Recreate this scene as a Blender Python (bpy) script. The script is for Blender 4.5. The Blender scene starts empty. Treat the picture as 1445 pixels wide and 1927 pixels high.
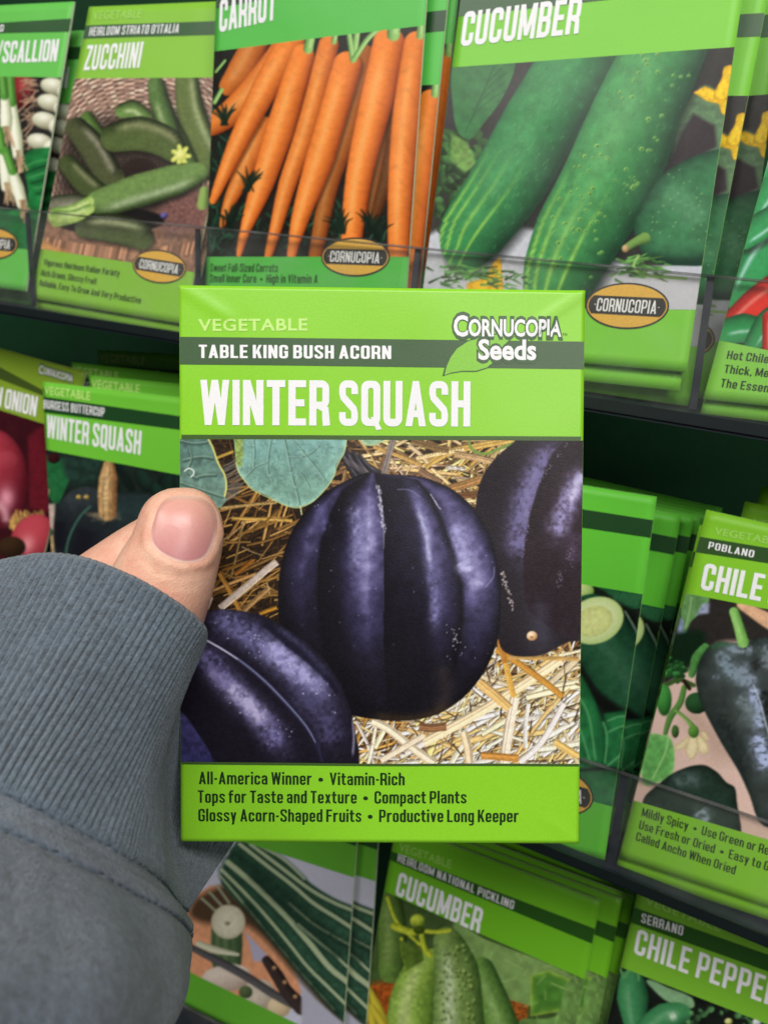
import bpy, bmesh, math, random
import numpy as np
from mathutils import Matrix, Vector, geometry
from mathutils.bvhtree import BVHTree

scene = bpy.context.scene
COL = scene.collection

# ---------------------------------------------------------------- frames
# measured in millimetres in a viewer frame (x right, y down, z away), then
# turned into the upright world of the seed rack (Z up, Y into the rack)
F, CX, CY = 1391.0, 722.5, 963.5
def rot(w):
    w = np.array(w, float); t = np.linalg.norm(w)
    if t < 1e-9: return np.eye(3)
    k = w / t
    K = np.array([[0, -k[2], k[1]], [k[2], 0, -k[0]], [-k[1], k[0], 0]])
    return np.eye(3) + math.sin(t) * K + (1 - math.cos(t)) * K @ K
ROWR = [rot(w) for w in ([.0729, .4222, .1909], [.1071, .4117, .1642], [.0281, .3994, .1543])]
LEAN = math.radians(11)
_G = ROWR[1]
_dn = _G[:, 1] * math.cos(LEAN) + _G[:, 2] * math.sin(LEAN)
BT = np.stack([_G[:, 0], np.cross(-_dn, _G[:, 0]), -_dn])      # viewer -> world rotation
EYE = np.array([0.0, 0.0, 1.40])
def world(p):
    return EYE + (np.atleast_2d(p) @ BT.T) / 1000.0
def ray(px, py):
    return np.array([(px - CX) / F, (py - CY) / F, 1.0])

# ---------------------------------------------------------------- camera
cam = bpy.data.cameras.new('camera')
cam_ob = bpy.data.objects.new('camera', cam); COL.objects.link(cam_ob)
cam.sensor_fit = 'HORIZONTAL'; cam.sensor_width = 36.0
cam.lens = F / 1445.0 * 36.0
cam.clip_start = 0.01; cam.clip_end = 50
M = Matrix.Identity(4)
for c, ax in enumerate((BT[:, 0], -BT[:, 1], -BT[:, 2])):
    for r in range(3): M[r][c] = ax[r]
for r in range(3): M[r][3] = EYE[r]
cam_ob.matrix_world = M
cam.dof.use_dof = True
cam.dof.focus_distance = 0.152
cam.dof.aperture_fstop = 30.0
scene.camera = cam_ob

# ---------------------------------------------------------------- light
wd = bpy.data.worlds.new('World'); scene.world = wd; wd.use_nodes = True
wd.node_tree.nodes['Background'].inputs[0].default_value = (0.92, 0.96, 1.0, 1)
wd.node_tree.nodes['Background'].inputs[1].default_value = 0.045
def area(name, loc, target, sx, sy, watts, col=(1, .97, .92)):
    d = bpy.data.lights.new(name, 'AREA'); d.shape = 'RECTANGLE'; d.size = sx; d.size_y = sy
    d.energy = watts; d.color = col
    o = bpy.data.objects.new(name, d); COL.objects.link(o)
    o.location = loc
    o.rotation_euler = (Vector(target) - Vector(loc)).to_track_quat('-Z', 'Y').to_euler()
    return o
area('ceiling_lamp', (0.55, -0.75, 2.75), (0.0, 0.15, 1.35), 1.2, 0.35, 20)
area('ceiling_lamp', (-0.75, -1.15, 2.75), (0.0, 0.15, 1.35), 1.2, 0.35, 15)
area('ceiling_lamp', (1.75, -1.75, 2.6), (0.0, 0.15, 1.35), 1.1, 0.35, 13)
scene.view_settings.view_transform = 'Standard'
scene.view_settings.look = 'None'
scene.view_settings.gamma = 1.0
scene.view_settings.use_curve_mapping = False
scene.view_settings.exposure = 0.28
scene.render.engine = 'CYCLES'
scene.cycles.max_bounces = 8
scene.cycles.transparent_max_bounces = 24
scene.cycles.use_denoising = True

# ---------------------------------------------------------------- helpers
def tag(o, label=None, cat=None, group=None, kind=None):
    for k, v in (('label', label), ('category', cat), ('group', group), ('kind', kind)):
        if v: o[k] = v
    return o
def empty(name, mw=None):
    o = bpy.data.objects.new(name, None); COL.objects.link(o)
    o.empty_display_size = 0.02
    if mw is not None: o.matrix_world = mw
    return o
def mesh_ob(name, verts, faces, mat, parent=None, smooth=False, colors=None, mats=None, fmat=None):
    me = bpy.data.meshes.new(name)
    verts = np.asarray(verts, np.float32)
    if isinstance(faces, np.ndarray) and faces.ndim == 2:
        n, k = faces.shape
        me.vertices.add(len(verts)); me.vertices.foreach_set('co', verts.ravel())
        me.loops.add(n * k); me.loops.foreach_set('vertex_index', faces.astype(np.int32).ravel())
        me.polygons.add(n); me.polygons.foreach_set('loop_start', np.arange(0, n * k, k, dtype=np.int32))
        me.update(calc_edges=True); me.validate()
    else:
        me.from_pydata([tuple(map(float, v)) for v in verts], [], [tuple(map(int, f)) for f in faces]); me.update()
    if smooth: me.polygons.foreach_set('use_smooth', [True] * len(me.polygons))
    if colors is not None:
        ca = me.color_attributes.new('print', 'FLOAT_COLOR', 'POINT')
        c4 = np.ones((len(verts), 4), np.float32); c4[:, :3] = colors
        ca.data.foreach_set('color', c4.ravel())
    for m in (mats or [mat]): me.materials.append(m)
    if fmat is not None: me.polygons.foreach_set('material_index', np.asarray(fmat, np.int32))
    o = bpy.data.objects.new(name, me); COL.objects.link(o)
    if parent is not None: o.parent = parent
    return o
def grid_faces(nu, nv, wrap=False):
    i = np.arange(nu - 1)[None, :]; j = np.arange(nv - 1 if not wrap else nv)[:, None]
    a = j * nu + i; b = ((j + 1) % nv) * nu + i
    return np.stack([a, a + 1, b + 1, b], -1).reshape(-1, 4)
def lin(c):
    c = np.asarray(c, float) / 255.0
    return np.where(c <= .04045, c / 12.92, ((np.clip(c, .0405, None) + .055) / 1.055) ** 2.4)

_mats = {}
def paper(name, rgb, rough=.42, grain=.05, wav=.25, coat=.0, spec=.5):
    """glossy printed paper: flat ink with a faint grain and slow waviness"""
    if name in _mats: return _mats[name]
    m = bpy.data.materials.new(name); m.use_nodes = True
    nt = m.node_tree; b = nt.nodes['Principled BSDF']
    b.inputs['Roughness'].default_value = rough
    b.inputs['Specular IOR Level'].default_value = spec
    tc = nt.nodes.new('ShaderNodeTexCoord')
    n1 = nt.nodes.new('ShaderNodeTexNoise'); n1.inputs['Scale'].default_value = 2600; n1.inputs['Detail'].default_value = 3
    n2 = nt.nodes.new('ShaderNodeTexNoise'); n2.inputs['Scale'].default_value = 26; n2.inputs['Detail'].default_value = 1.5
    nt.links.new(tc.outputs['Object'], n1.inputs['Vector']); nt.links.new(tc.outputs['Object'], n2.inputs['Vector'])
    bp = nt.nodes.new('ShaderNodeBump'); bp.inputs['Strength'].default_value = wav; bp.inputs['Distance'].default_value = .004
    nt.links.new(n2.outputs['Fac'], bp.inputs['Height'])
    bq = nt.nodes.new('ShaderNodeBump'); bq.inputs['Strength'].default_value = .12; bq.inputs['Distance'].default_value = .0002
    nt.links.new(n1.outputs['Fac'], bq.inputs['Height']); nt.links.new(bp.outputs[0], bq.inputs['Normal'])
    nt.links.new(bq.outputs[0], b.inputs['Normal'])
    mx = nt.nodes.new('ShaderNodeMix'); mx.data_type = 'RGBA'; mx.blend_type = 'MULTIPLY'; mx.inputs[0].default_value = 1
    mr = nt.nodes.new('ShaderNodeMapRange'); mr.inputs[1].default_value = .3; mr.inputs[2].default_value = .7
    mr.inputs[3].default_value = 1 - grain * 2; mr.inputs[4].default_value = 1 + grain * 2
    nt.links.new(n1.outputs['Fac'], mr.inputs[0])
    if rgb is None:
        at = nt.nodes.new('ShaderNodeAttribute'); at.attribute_name = 'print'
        nt.links.new(at.outputs['Color'], mx.inputs[6])
    else:
        mx.inputs[6].default_value = (*lin(rgb), 1)
    nt.links.new(mr.outputs[0], mx.inputs[7])
    nt.links.new(mx.outputs[2], b.inputs['Base Color'])
    if coat: b.inputs['Coat Weight'].default_value = coat; b.inputs['Coat Roughness'].default_value = .18
    _mats[name] = m
    return m
def plain(name, rgb, rough=.5, spec=.5, metal=0):
    if name in _mats: return _mats[name]
    m = bpy.data.materials.new(name); m.use_nodes = True
    nt = m.node_tree; b = nt.nodes['Principled BSDF']
    n1 = nt.nodes.new('ShaderNodeTexNoise'); n1.inputs['Scale'].default_value = 300; n1.inputs['Detail'].default_value = 4
    tc = nt.nodes.new('ShaderNodeTexCoord'); nt.links.new(tc.outputs['Object'], n1.inputs['Vector'])
    mr = nt.nodes.new('ShaderNodeMapRange'); mr.inputs[3].default_value = .8; mr.inputs[4].default_value = 1.2
    nt.links.new(n1.outputs['Fac'], mr.inputs[0])
    mx = nt.nodes.new('ShaderNodeMix'); mx.data_type = 'RGBA'; mx.blend_type = 'MULTIPLY'; mx.inputs[0].default_value = 1
    mx.inputs[6].default_value = (*lin(rgb), 1); nt.links.new(mr.outputs[0], mx.inputs[7])
    nt.links.new(mx.outputs[2], b.inputs['Base Color'])
    b.inputs['Roughness'].default_value = rough; b.inputs['Specular IOR Level'].default_value = spec; b.inputs['Metallic'].default_value = metal
    _mats[name] = m
    return m

# ---------------------------------------------------------------- lettering
def arc(cx, cy, r, a0, a1, n=6):
    return [(cx + r * math.cos(math.radians(a0 + (a1 - a0) * i / n)), cy + r * math.sin(math.radians(a0 + (a1 - a0) * i / n))) for i in range(n + 1)]
def ribbon(pts, t):
    pts = [np.array(p, float) for p in pts]; L, R = [], []
    for i, p in enumerate(pts):
        a = pts[max(i - 1, 0)]; b = pts[min(i + 1, len(pts) - 1)]
        d = (b - a) / (np.linalg.norm(b - a) + 1e-9); n = np.array([-d[1], d[0]])
        L.append(p + n * t / 2); R.append(p - n * t / 2)
    return [[tuple(p) for p in L + R[::-1]]]
def rect(x0, y0, x1, y1): return [[(x0, y0), (x1, y0), (x1, y1), (x0, y1)]]
def rrect(x0, y0, x1, y1, r):
    return arc(x1 - r, y1 - r, r, 0, 90) + arc(x0 + r, y1 - r, r, 90, 180) + arc(x0 + r, y0 + r, r, 180, 270) + arc(x1 - r, y0 + r, r, 270, 360)
def glyph(ch, t):
    """tall condensed grotesque capitals: list of pieces [outer, hole...], advance"""
    if ch == ' ': return [], .09
    w = .30 + t; h = t * .92; r = .17; rc = max(r - t / 2, .04) + t * .1
    x1 = w - t / 2; m = t / 2
    O = [rrect(0, 0, w, 1, r), rrect(t, h, w - t, 1 - h, max(.03, (w - 2 * t) * .45))[::-1]]
    top = arc(w / 2 + (x1 - m) / 2 - rc, 1 - h / 2 - rc, rc, 0, 90) + arc(m + rc, 1 - h / 2 - rc, rc, 90, 180)
    bot = arc(m + rc, h / 2 + rc, rc, 180, 270) + arc(x1 - rc, h / 2 + rc, rc, 270, 360)
    if ch == 'O': return [O], w
    if ch == 'Q': return [O, [[(w * .5, .2), (w * .5 + t * .7, .2), (w + .04, -.07), (w - t * .55, -.09)]]], w
    if ch == 'C': return [ribbon([(x1, .63)] + top + bot + [(x1, .37)], t)], w
    if ch == 'G': return [ribbon([(x1, .66)] + top + bot + [(x1, .46)], t), rect(w * .55, .4, w, .4 + h)], w
    if ch == 'U': return [ribbon([(m, 1)] + bot + [(x1, 1)], t)], w
    if ch == 'S':
        return [ribbon([(x1, .70)] + top + [(m, .72), (m + .02, .63), (w / 2, .5), (x1 - .02, .37), (x1, .28)] + [p for p in reversed(bot)] + [(m, .30)], t * .96)], w
    if ch == 'I': return [rect(0, 0, t, 1)], t
    if ch == 'L': return [rect(0, 0, t, 1), rect(t, 0, w * .86, h)], w * .86
    if ch == 'T': return [rect(w * .46 - m, 0, w * .46 + m, 1 - h), rect(0, 1 - h, w * .92, 1)], w * .92
    if ch == 'E': return [rect(0, 0, t, 1), rect(t, 0, w * .88, h), rect(t, 1 - h, w * .88, 1), rect(t, .5 - h / 2, w * .8, .5 + h / 2)], w * .88
    if ch == 'F': return [rect(0, 0, t, 1), rect(t, 1 - h, w * .88, 1), rect(t, .5 - h / 2, w * .8, .5 + h / 2)], w * .88
    if ch == 'H': return [rect(0, 0, t, 1), rect(w - t, 0, w, 1), rect(t, .5 - h / 2, w - t, .5 + h / 2)], w
    if ch == 'N':
        w = w * 1.03
        return [rect(0, 0, t, 1), rect(w - t, 0, w, 1), [[(0, 1), (t * 1.02, 1), (w, 0), (w - t * 1.02, 0)]]], w
    if ch == 'M':
        w = w * 1.34
        return [rect(0, 0, t * .92, 1), rect(w - t * .92, 0, w, 1), [[(0, 1), (t * 1.05, 1), (w / 2 + t * .42, .1), (w / 2 - t * .42, .1)]], [[(w, 1), (w - t * 1.05, 1), (w / 2 - t * .42, .1), (w / 2 + t * .42, .1)]]], w
    if ch == 'W':
        w = w * 1.45; q = t * .46
        P = [(0 + q, 1), (w * .27, 0), (w * .5, 1), (w * .73, 0), (w - q, 1)]
        out = []
        for a, b in zip(P[:-1], P[1:]):
            out.append([[(a[0] - q, a[1]), (a[0] + q, a[1]), (b[0] + q, b[1]), (b[0] - q, b[1])]])
        return out, w
    if ch == 'A':
        w = w * 1.08; q = t * .5
        return [[[(0, 0), (t, 0), (w / 2 + q * .9, 1), (w / 2 - q * .9, 1)]], [[(w, 0), (w - t, 0), (w / 2 - q * .9, 1), (w / 2 + q * .9, 1)]], rect(w * .26, .2, w * .74, .2 + h)], w
    if ch == 'V':
        w = w * 1.05; q = t * .5
        return [[[(0, 1), (t, 1), (w / 2 + q * .8, 0), (w / 2 - q * .8, 0)]], [[(w, 1), (w - t, 1), (w / 2 - q * .8, 0), (w / 2 + q * .8, 0)]]], w
    if ch == 'Z': return [rect(0, 0, w * .92, h), rect(0, 1 - h, w * .92, 1), [[(0, h), (t * 1.1, h), (w * .92, 1 - h), (w * .92 - t * 1.1, 1 - h)]]], w * .92
    if ch in 'PRB':
        def bowl(yb, yt, x=x1): return ribbon([(t * .8, yt)] + [(p[0], p[1]) for p in arc(x - rc, yt - rc, rc, 90, 0)] + arc(x - rc, yb + rc, rc, 0, -90) + [(t * .8, yb)], t * .95)
        out = [rect(0, 0, t, 1)]
        if ch == 'P': out.append(bowl(.42, 1 - h / 2))
        if ch == 'R': out += [bowl(.45, 1 - h / 2), ribbon([(w * .5, .45), (x1 - .01, .36), (x1, .2), (x1 + .02, 0)], t)]
        if ch == 'B': out += [bowl(.51, 1 - h / 2, x1 - .01), bowl(h / 2, .51)]
        return out, w
    if ch == 'D': return [[rrect(0, 0, w, 1, r)[:], rrect(t, h, w - t, 1 - h, .05)[::-1]]], w
    if ch == 'Y':
        return [rect(w / 2 - m, 0, w / 2 + m, .45), [[(0, 1), (t, 1), (w / 2 + m, .4), (w / 2 - m, .4)]], [[(w, 1), (w - t, 1), (w / 2 - m, .4), (w / 2 + m, .4)]]], w
    if ch == '/': return [[[(0, -.05), (t * .75, -.05), (w * .8, 1.05), (w * .8 - t * .75, 1.05)]]], w * .8
    if ch == '.': return [[arc(t / 2, .5, t * .38, 0, 330, 11)]], t
    return glyph_low(ch, t)
def glyph_low(ch, t):
    """condensed lower case and small marks to go with the capitals"""
    w = .25 + t; h = t * .9; X = .74; r = .16; rc = max(r - t / 2, .04) + t * .1; x1 = w - t / 2; m = t / 2
    T = lambda y: arc(x1 - rc, y - h / 2 - rc, rc, 0, 90) + arc(m + rc, y - h / 2 - rc, rc, 90, 180)
    B = lambda y: arc(m + rc, y + h / 2 + rc, rc, 180, 270) + arc(x1 - rc, y + h / 2 + rc, rc, 270, 360)
    O = [rrect(0, 0, w, X, r), rrect(t, h, w - t, X - h, max(.03, (w - 2 * t) * .45))[::-1]]
    up = lambda y0: [(m, X * .55)] + T(X)[::-1] + [(x1, y0)]
    if ch == 'o': return [O], w
    if ch == 'a': return [ribbon([(m, X * .72)] + T(X)[::-1] + [(x1, 0)], t), ribbon([(x1, X * .58), (w * .55, X * .56)] + arc(m + rc * .8, X * .56 - rc * .8 - .02, rc * .8, 90, 180) + B(0)[:7] + [(w * .55, h / 2), (x1, h * .8)], h)], w
    if ch == 'e': return [ribbon([(x1, X * .42)] + T(X) + B(0) + [(x1, X * .27)], t), rect(t * .9, X * .40, w - t * .2, X * .40 + h * .8)], w
    if ch == 'c': return [ribbon([(x1, X * .64)] + T(X) + B(0) + [(x1, X * .36)], t)], w
    if ch == 's': return [ribbon([(x1, X * .70)] + T(X) + [(m, X * .72), (m + .02, X * .62), (w / 2, X * .5), (x1 - .02, X * .38), (x1, X * .28)] + B(0)[::-1] + [(m, X * .30)], t * .93)], w * .97
    if ch == 'n': return [rect(0, 0, t, X), ribbon(up(0), t)], w
    if ch == 'h': return [rect(0, 0, t, 1.02), ribbon(up(0), t)], w
    if ch == 'm': return [rect(0, 0, t, X), ribbon(up(0), t), [[(p[0] + w - t, p[1]) for p in ribbon(up(0), t)[0]]]], 2 * w - t
    if ch == 'r': return [rect(0, 0, t, X), ribbon([(m, X * .5), (m + .03, X - h), (w * .62, X - h / 2), (w * .8, X - h / 2)], t)], w * .8
    if ch == 'u': return [ribbon([(m, X)] + B(0) + [(x1, X * .4)], t), rect(w - t, 0, w, X)], w
    if ch == 'd': return [O, rect(w - t, 0, w, 1.02)], w
    if ch == 'b': return [O, rect(0, 0, t, 1.02)], w
    if ch == 'p': return [O, rect(0, -.25, t, X)], w
    if ch == 'g': return [O, rect(w - t, -.02, w, X), ribbon([(x1, 0), (x1, -.06)] + arc(x1 - rc, -.2 + rc * .9, rc, 0, -90) + [(m, -.22 + rc * .1)], t * .9)], w
    if ch == 'y': return [[[(0, X), (t, X), (w / 2 + t * .45, 0), (w / 2 - t * .45, 0)]], [[(w, X), (w - t, X), (w * .2, -.25), (w * .2 + t, -.25)]]], w
    if ch == 'v': return [[[(0, X), (t, X), (w / 2 + t * .45, 0), (w / 2 - t * .45, 0)]], [[(w, X), (w - t, X), (w / 2 - t * .45, 0), (w / 2 + t * .45, 0)]]], w
    if ch == 'x': return [[[(0, X), (t, X), (w, 0), (w - t, 0)]], [[(w, X), (w - t, X), (0, 0), (t, 0)]]], w
    if ch == 'z': return [rect(0, 0, w * .9, h), rect(0, X - h, w * .9, X), [[(0, h), (t * 1.1, h), (w * .9, X - h), (w * .9 - t * 1.1, X - h)]]], w * .9
    if ch == 'k': return [rect(0, 0, t, 1.02), [[(t * .8, X * .42), (w - t, X), (w, X), (t * 1.3, X * .3)]], [[(t * 1.1, X * .5), (t * 2, X * .55), (w + .02, 0), (w - t, 0)]]], w
    if ch == 'K': return [rect(0, 0, t, 1), [[(t * .8, .42), (w - t * .6, 1), (w + t * .4, 1), (t * 1.2, .3)]], [[(t * 1.1, .52), (t * 2, .6), (w + .06, 0), (w + .05 - t, 0)]]], w + .05
    if ch == 'i': return [rect(0, 0, t, X), rect(0, .86, t, 1.02)], t
    if ch == 'l': return [rect(0, 0, t, 1.02)], t
    if ch == 't': return [ribbon([(m + .05, .95), (m + .05, h)] + [(m + .07, h / 2 + .02), (w * .78, h / 2)], t), rect(-.02, X - h, w * .78, X)], w * .78
    if ch == 'f': return [ribbon([(m + .04, 0), (m + .04, .86), (m + .09, 1.02 - h / 2), (w * .8, 1.02 - h / 2)], t), rect(-.02, X - h, w * .78, X)], w * .78
    if ch == 'w':
        W = w * 1.5; q = t * .45; P = [(q, X), (W * .27, 0), (W * .5, X), (W * .73, 0), (W - q, X)]
        return [[[(a[0] - q, a[1]), (a[0] + q, a[1]), (b[0] + q, b[1]), (b[0] - q, b[1])]] for a, b in zip(P[:-1], P[1:])], W
    if ch == '-': return [rect(.02, .36, .2, .36 + t)], .22
    if ch == '\u2022': return [[arc(.17, .42, .165, 0, 340, 17)]], .34
    if ch == ',': return [[[(0, t), (t, t), (t, 0), (t * .4, -.14), (0, -.14)]]], t
    if ch == "'": return [rect(0, .72, t * .8, 1.02)], t * .8
    return [], .13
def title_shape(s, t=.165, gap=.075):
    V, T, x, k = [], [], 0, 0
    for ch in s:
        pcs, adv = glyph(ch, t)
        for pc in pcs:
            loops = [[Vector((p[0] + x, p[1], 0)) for p in lp] for lp in pc]
            tris = geometry.tessellate_polygon(loops)
            flat = [p for lp in loops for p in lp]; b = len(V)
            V += [(p.x, p.y, k * .006) for p in flat]
            T += [(a + b, c + b, d + b) for a, c, d in tris]
            k = (k + 1) % 5
        x += adv + gap
    return np.array(V), T, x - gap
def font_shape(s, bold=.0, spacing=1.0, res=3):
    cu = bpy.data.curves.new('lettering', 'FONT'); cu.body = s; cu.size = 1; cu.offset = bold
    cu.space_character = spacing; cu.resolution_u = res; cu.fill_mode = 'FRONT'
    o = bpy.data.objects.new('lettering', cu); COL.objects.link(o)
    dg = bpy.context.evaluated_depsgraph_get(); me = o.evaluated_get(dg).to_mesh()
    V = np.array([v.co[:] for v in me.vertices]); T = [tuple(p.vertices) for p in me.polygons]
    o.evaluated_get(dg).to_mesh_clear()
    bpy.data.objects.remove(o); bpy.data.curves.remove(cu)
    V[:, 0] -= V[:, 0].min(); V[:, 2] = 0
    return V, T, V[:, 0].max()
CAPH = .729

# ---------------------------------------------------------------- print painter
_rng = np.random.RandomState(7)
def vnoise(h, w, cell, seed=0, octaves=1):
    rs = np.random.RandomState(seed); out = np.zeros((h, w)); amp = 1; tot = 0
    for o in range(octaves):
        c = max(cell / 2 ** o, 1.01); gh, gw = int(h / c) + 3, int(w / c) + 3
        g = rs.rand(gh, gw)
        yy = np.arange(h) / c; xx = np.arange(w) / c
        yi = yy.astype(int); xi = xx.astype(int); fy = yy - yi; fx = xx - xi
        fy = (fy * fy * (3 - 2 * fy))[:, None]; fx = (fx * fx * (3 - 2 * fx))[None, :]
        a = g[yi][:, xi]; b = g[yi][:, xi + 1]; c_ = g[yi + 1][:, xi]; d = g[yi + 1][:, xi + 1]
        out += amp * ((a * (1 - fx) + b * fx) * (1 - fy) + (c_ * (1 - fx) + d * fx) * fy); tot += amp; amp *= .5
    return out / tot - .5
def A3(c): return np.array(c, float)
class Canvas:
    def __init__(s, x0, y0, x1, y1, sc, bg):
        s.x0, s.y0, s.sc = x0, y0, sc
        s.w = int((x1 - x0) * sc) + 1; s.h = int((y1 - y0) * sc) + 1
        s.img = np.ones((s.h, s.w, 3)) * A3(bg)
        s.X = x0 + np.arange(s.w) / sc; s.Y = y0 + np.arange(s.h) / sc
        s.clip = None
    def win(s, pts, pad):
        p = np.array(pts, float)
        a = max(int((p[:, 0].min() - pad - s.x0) * s.sc), 0); b = min(int((p[:, 0].max() + pad - s.x0) * s.sc) + 2, s.w)
        c = max(int((p[:, 1].min() - pad - s.y0) * s.sc), 0); d = min(int((p[:, 1].max() + pad - s.y0) * s.sc) + 2, s.h)
        return (a, b, c, d) if a < b and c < d else None
    def blend(s, wn, mask, col):
        a, b, c, d = wn
        if s.clip is not None: mask = mask * s.clip[c:d, a:b]
        s.img[c:d, a:b] += (col - s.img[c:d, a:b]) * mask[..., None]
    def noise(s, amt, cell, seed, col=(1, 1, 1), octaves=2, region=None):
        s.img += vnoise(s.h, s.w, cell * s.sc, seed, octaves)[..., None] * 2 * amt * A3(col)
    def sd(s, wn, pts):
        a, b, c, d = wn; X, Y = np.meshgrid(s.X[a:b], s.Y[c:d])
        P = np.array(pts, float); ins = np.zeros(X.shape, bool); dm = np.full(X.shape, 1e9)
        for p, q in zip(P, np.roll(P, -1, 0)):
            e = q - p; L = e @ e + 1e-9
            t = np.clip(((X - p[0]) * e[0] + (Y - p[1]) * e[1]) / L, 0, 1)
            dm = np.minimum(dm, (X - p[0] - t * e[0]) ** 2 + (Y - p[1] - t * e[1]) ** 2)
            cr = ((p[1] > Y) != (q[1] > Y)) & (X < (q[0] - p[0]) * (Y - p[1]) / (q[1] - p[1] + 1e-12) + p[0])
            ins ^= cr
        return np.where(ins, -1, 1) * np.sqrt(dm), X, Y
    def closed(s, pts):
        n = len(pts)
        if n < 6: return pts
        P = np.array(pts, float); Q = []
        for i in range(n):
            p0, p1, p2, p3 = P[i - 1], P[i], P[(i + 1) % n], P[(i + 2) % n]
            L = np.linalg.norm(p2 - p1) + 1e-6
            a = (p2 - p0); a = a / (np.linalg.norm(a) + 1e-6) * L * .5; b = (p3 - p1); b = b / (np.linalg.norm(b) + 1e-6) * L * .5
            for t in (0, .25, .5, .75):
                h = t * t * (3 - 2 * t); Q.append(p1 + (p2 - p1) * h + a * (t * (1 - t) ** 2) * 1.6 - b * (t * t * (1 - t)) * 1.6)
        return Q
    def mask(s, pts, soft=2):
        pts = s.closed(pts); m = np.zeros((s.h, s.w)); wn = s.win(pts, soft * 2)
        if wn is None: return m
        sd, _, _ = s.sd(wn, pts); a, b, c, d = wn
        m[c:d, a:b] = np.clip(.5 - sd / soft, 0, 1); return m
    def poly(s, pts, col, soft=2, edge=None, ew=6, nz=0, cell=8, seed=1, alpha=1, grad=None):
        pts = s.closed(pts)
        wn = s.win(pts, soft * 2)
        if wn is None: return
        sd, X, Y = s.sd(wn, pts)
        C = np.ones(X.shape + (3,)) * A3(col)
        if grad is not None:    # (x0,y0,x1,y1,col2)
            gx, gy, hx, hy, c2 = grad; e = (hx - gx, hy - gy); L = e[0] ** 2 + e[1] ** 2
            t = np.clip(((X - gx) * e[0] + (Y - gy) * e[1]) / L, 0, 1)[..., None]; C += (A3(c2) - C) * t
        if edge is not None: C += (A3(edge) - C) * np.exp(-np.abs(sd) / ew)[..., None]
        if nz: C *= (1 + 2 * nz * vnoise(X.shape[0], X.shape[1], cell * s.sc, seed, 2))[..., None]
        s.blend(wn, np.clip(.5 - sd / soft, 0, 1) * alpha, C)
    def _path(s, wn, pts, wid):
        a, b, c, d = wn; X, Y = np.meshgrid(s.X[a:b], s.Y[c:d])
        P = np.array(pts, float); W = np.array(wid, float)
        seg = np.linalg.norm(np.diff(P, axis=0), axis=1); cum = np.concatenate([[0], np.cumsum(seg)])
        best = np.full(X.shape, 1e9); BY = np.zeros(X.shape); N = np.zeros(X.shape); T = np.zeros(X.shape); HW = np.ones(X.shape)
        for i in range(len(P) - 1):
            e = P[i + 1] - P[i]; L = seg[i] + 1e-9; u = e / L
            tr = ((X - P[i, 0]) * u[0] + (Y - P[i, 1]) * u[1]) / L; t = np.clip(tr, 0, 1)
            dx = X - P[i, 0] - t * e[0]; dy = Y - P[i, 1] - t * e[1]
            dist = np.hypot(dx, dy); hw = W[i] + (W[i + 1] - W[i]) * t
            k = dist / np.maximum(hw, .3); upd = k < best
            best = np.where(upd, k, best)
            by = np.zeros(X.shape)
            if i == 0: by = np.maximum(by, -tr * L)
            if i == len(P) - 2: by = np.maximum(by, (tr - 1) * L)
            BY = np.where(upd, by, BY)
            N = np.where(upd, (-u[1] * dx + u[0] * dy) / np.maximum(hw, .3), N)
            T = np.where(upd, (cum[i] + t * seg[i]) / cum[-1], T); HW = np.where(upd, hw, HW)
        s.beyond = BY
        return best, N, T, HW, X, Y
    def smooth(s, pts, wid, n=5):
        P = np.array(pts, float); W = np.array(wid, float) * np.ones(len(P))
        if len(P) < 3: return P, W
        Q, V = [], []
        for i in range(len(P) - 1):
            p0 = P[max(i - 1, 0)]; p1 = P[i]; p2 = P[i + 1]; p3 = P[min(i + 2, len(P) - 1)]
            for k in range(n):
                t = k / n
                Q.append(.5 * (2 * p1 + (p2 - p0) * t + (2 * p0 - 5 * p1 + 4 * p2 - p3) * t * t + (3 * p1 - p0 - 3 * p2 + p3) * t ** 3)); V.append(W[i] + (W[i + 1] - W[i]) * t)
        Q.append(P[-1]); V.append(W[-1])
        return np.array(Q), np.array(V)
    def line(s, pts, wid, col, soft=1.6, alpha=1):
        wid = np.ones(len(pts)) * wid
        pts, wid = s.smooth(pts, wid, 4); wn = s.win(pts, wid.max() + soft)
        if wn is None: return
        k, N, T, HW, X, Y = s._path(wn, pts, wid)
        s.blend(wn, np.clip(.5 - (k - 1) * HW / soft, 0, 1) * alpha, A3(col))
    def glow(s, pts, wid, col, alpha=1, tex=.0, seed=0, fade=True, cell=7):
        """soft-edged streak"""
        wid = np.ones(len(pts)) * wid
        pts, wid = s.smooth(pts, wid, 4); wn = s.win(pts, wid.max() * 2.4)
        if wn is None: return
        k, N, T, HW, X, Y = s._path(wn, pts, wid)
        m = np.exp(-k * k * 1.1) * alpha
        if fade: m = m * np.clip(np.minimum(T, 1 - T) * 7 + .25, 0, 1)
        if tex: m = m * np.clip(1 + 2 * tex * vnoise(X.shape[0], X.shape[1], cell * s.sc, seed, 3) * 1.6, 0, 2)
        s.blend(wn, np.clip(m, 0, 1), A3(col))
    def tube(s, pts, wid, base, dark, hi=None, hpos=.35, hwid=.28, hamt=.7, lx=.45, tex=.0, seed=0, stripes=None, soft=2, alpha=1, cell=6, tfun=None, flat=False, fibre=0):
        """rounded long body lit from one side (n>0 is the left of a stroke drawn downwards)"""
        pts, wid = s.smooth(pts, wid); wn = s.win(pts, wid.max() + soft)
        if wn is None: return
        k, N, T, HW, X, Y = s._path(wn, pts, wid)
        n = np.clip(N, -1, 1); nz = np.sqrt(np.clip(1 - n * n, 0, 1)); lz = math.sqrt(1 - lx * lx)
        l = np.clip(n * lx + nz * lz, 0, 1)
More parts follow.
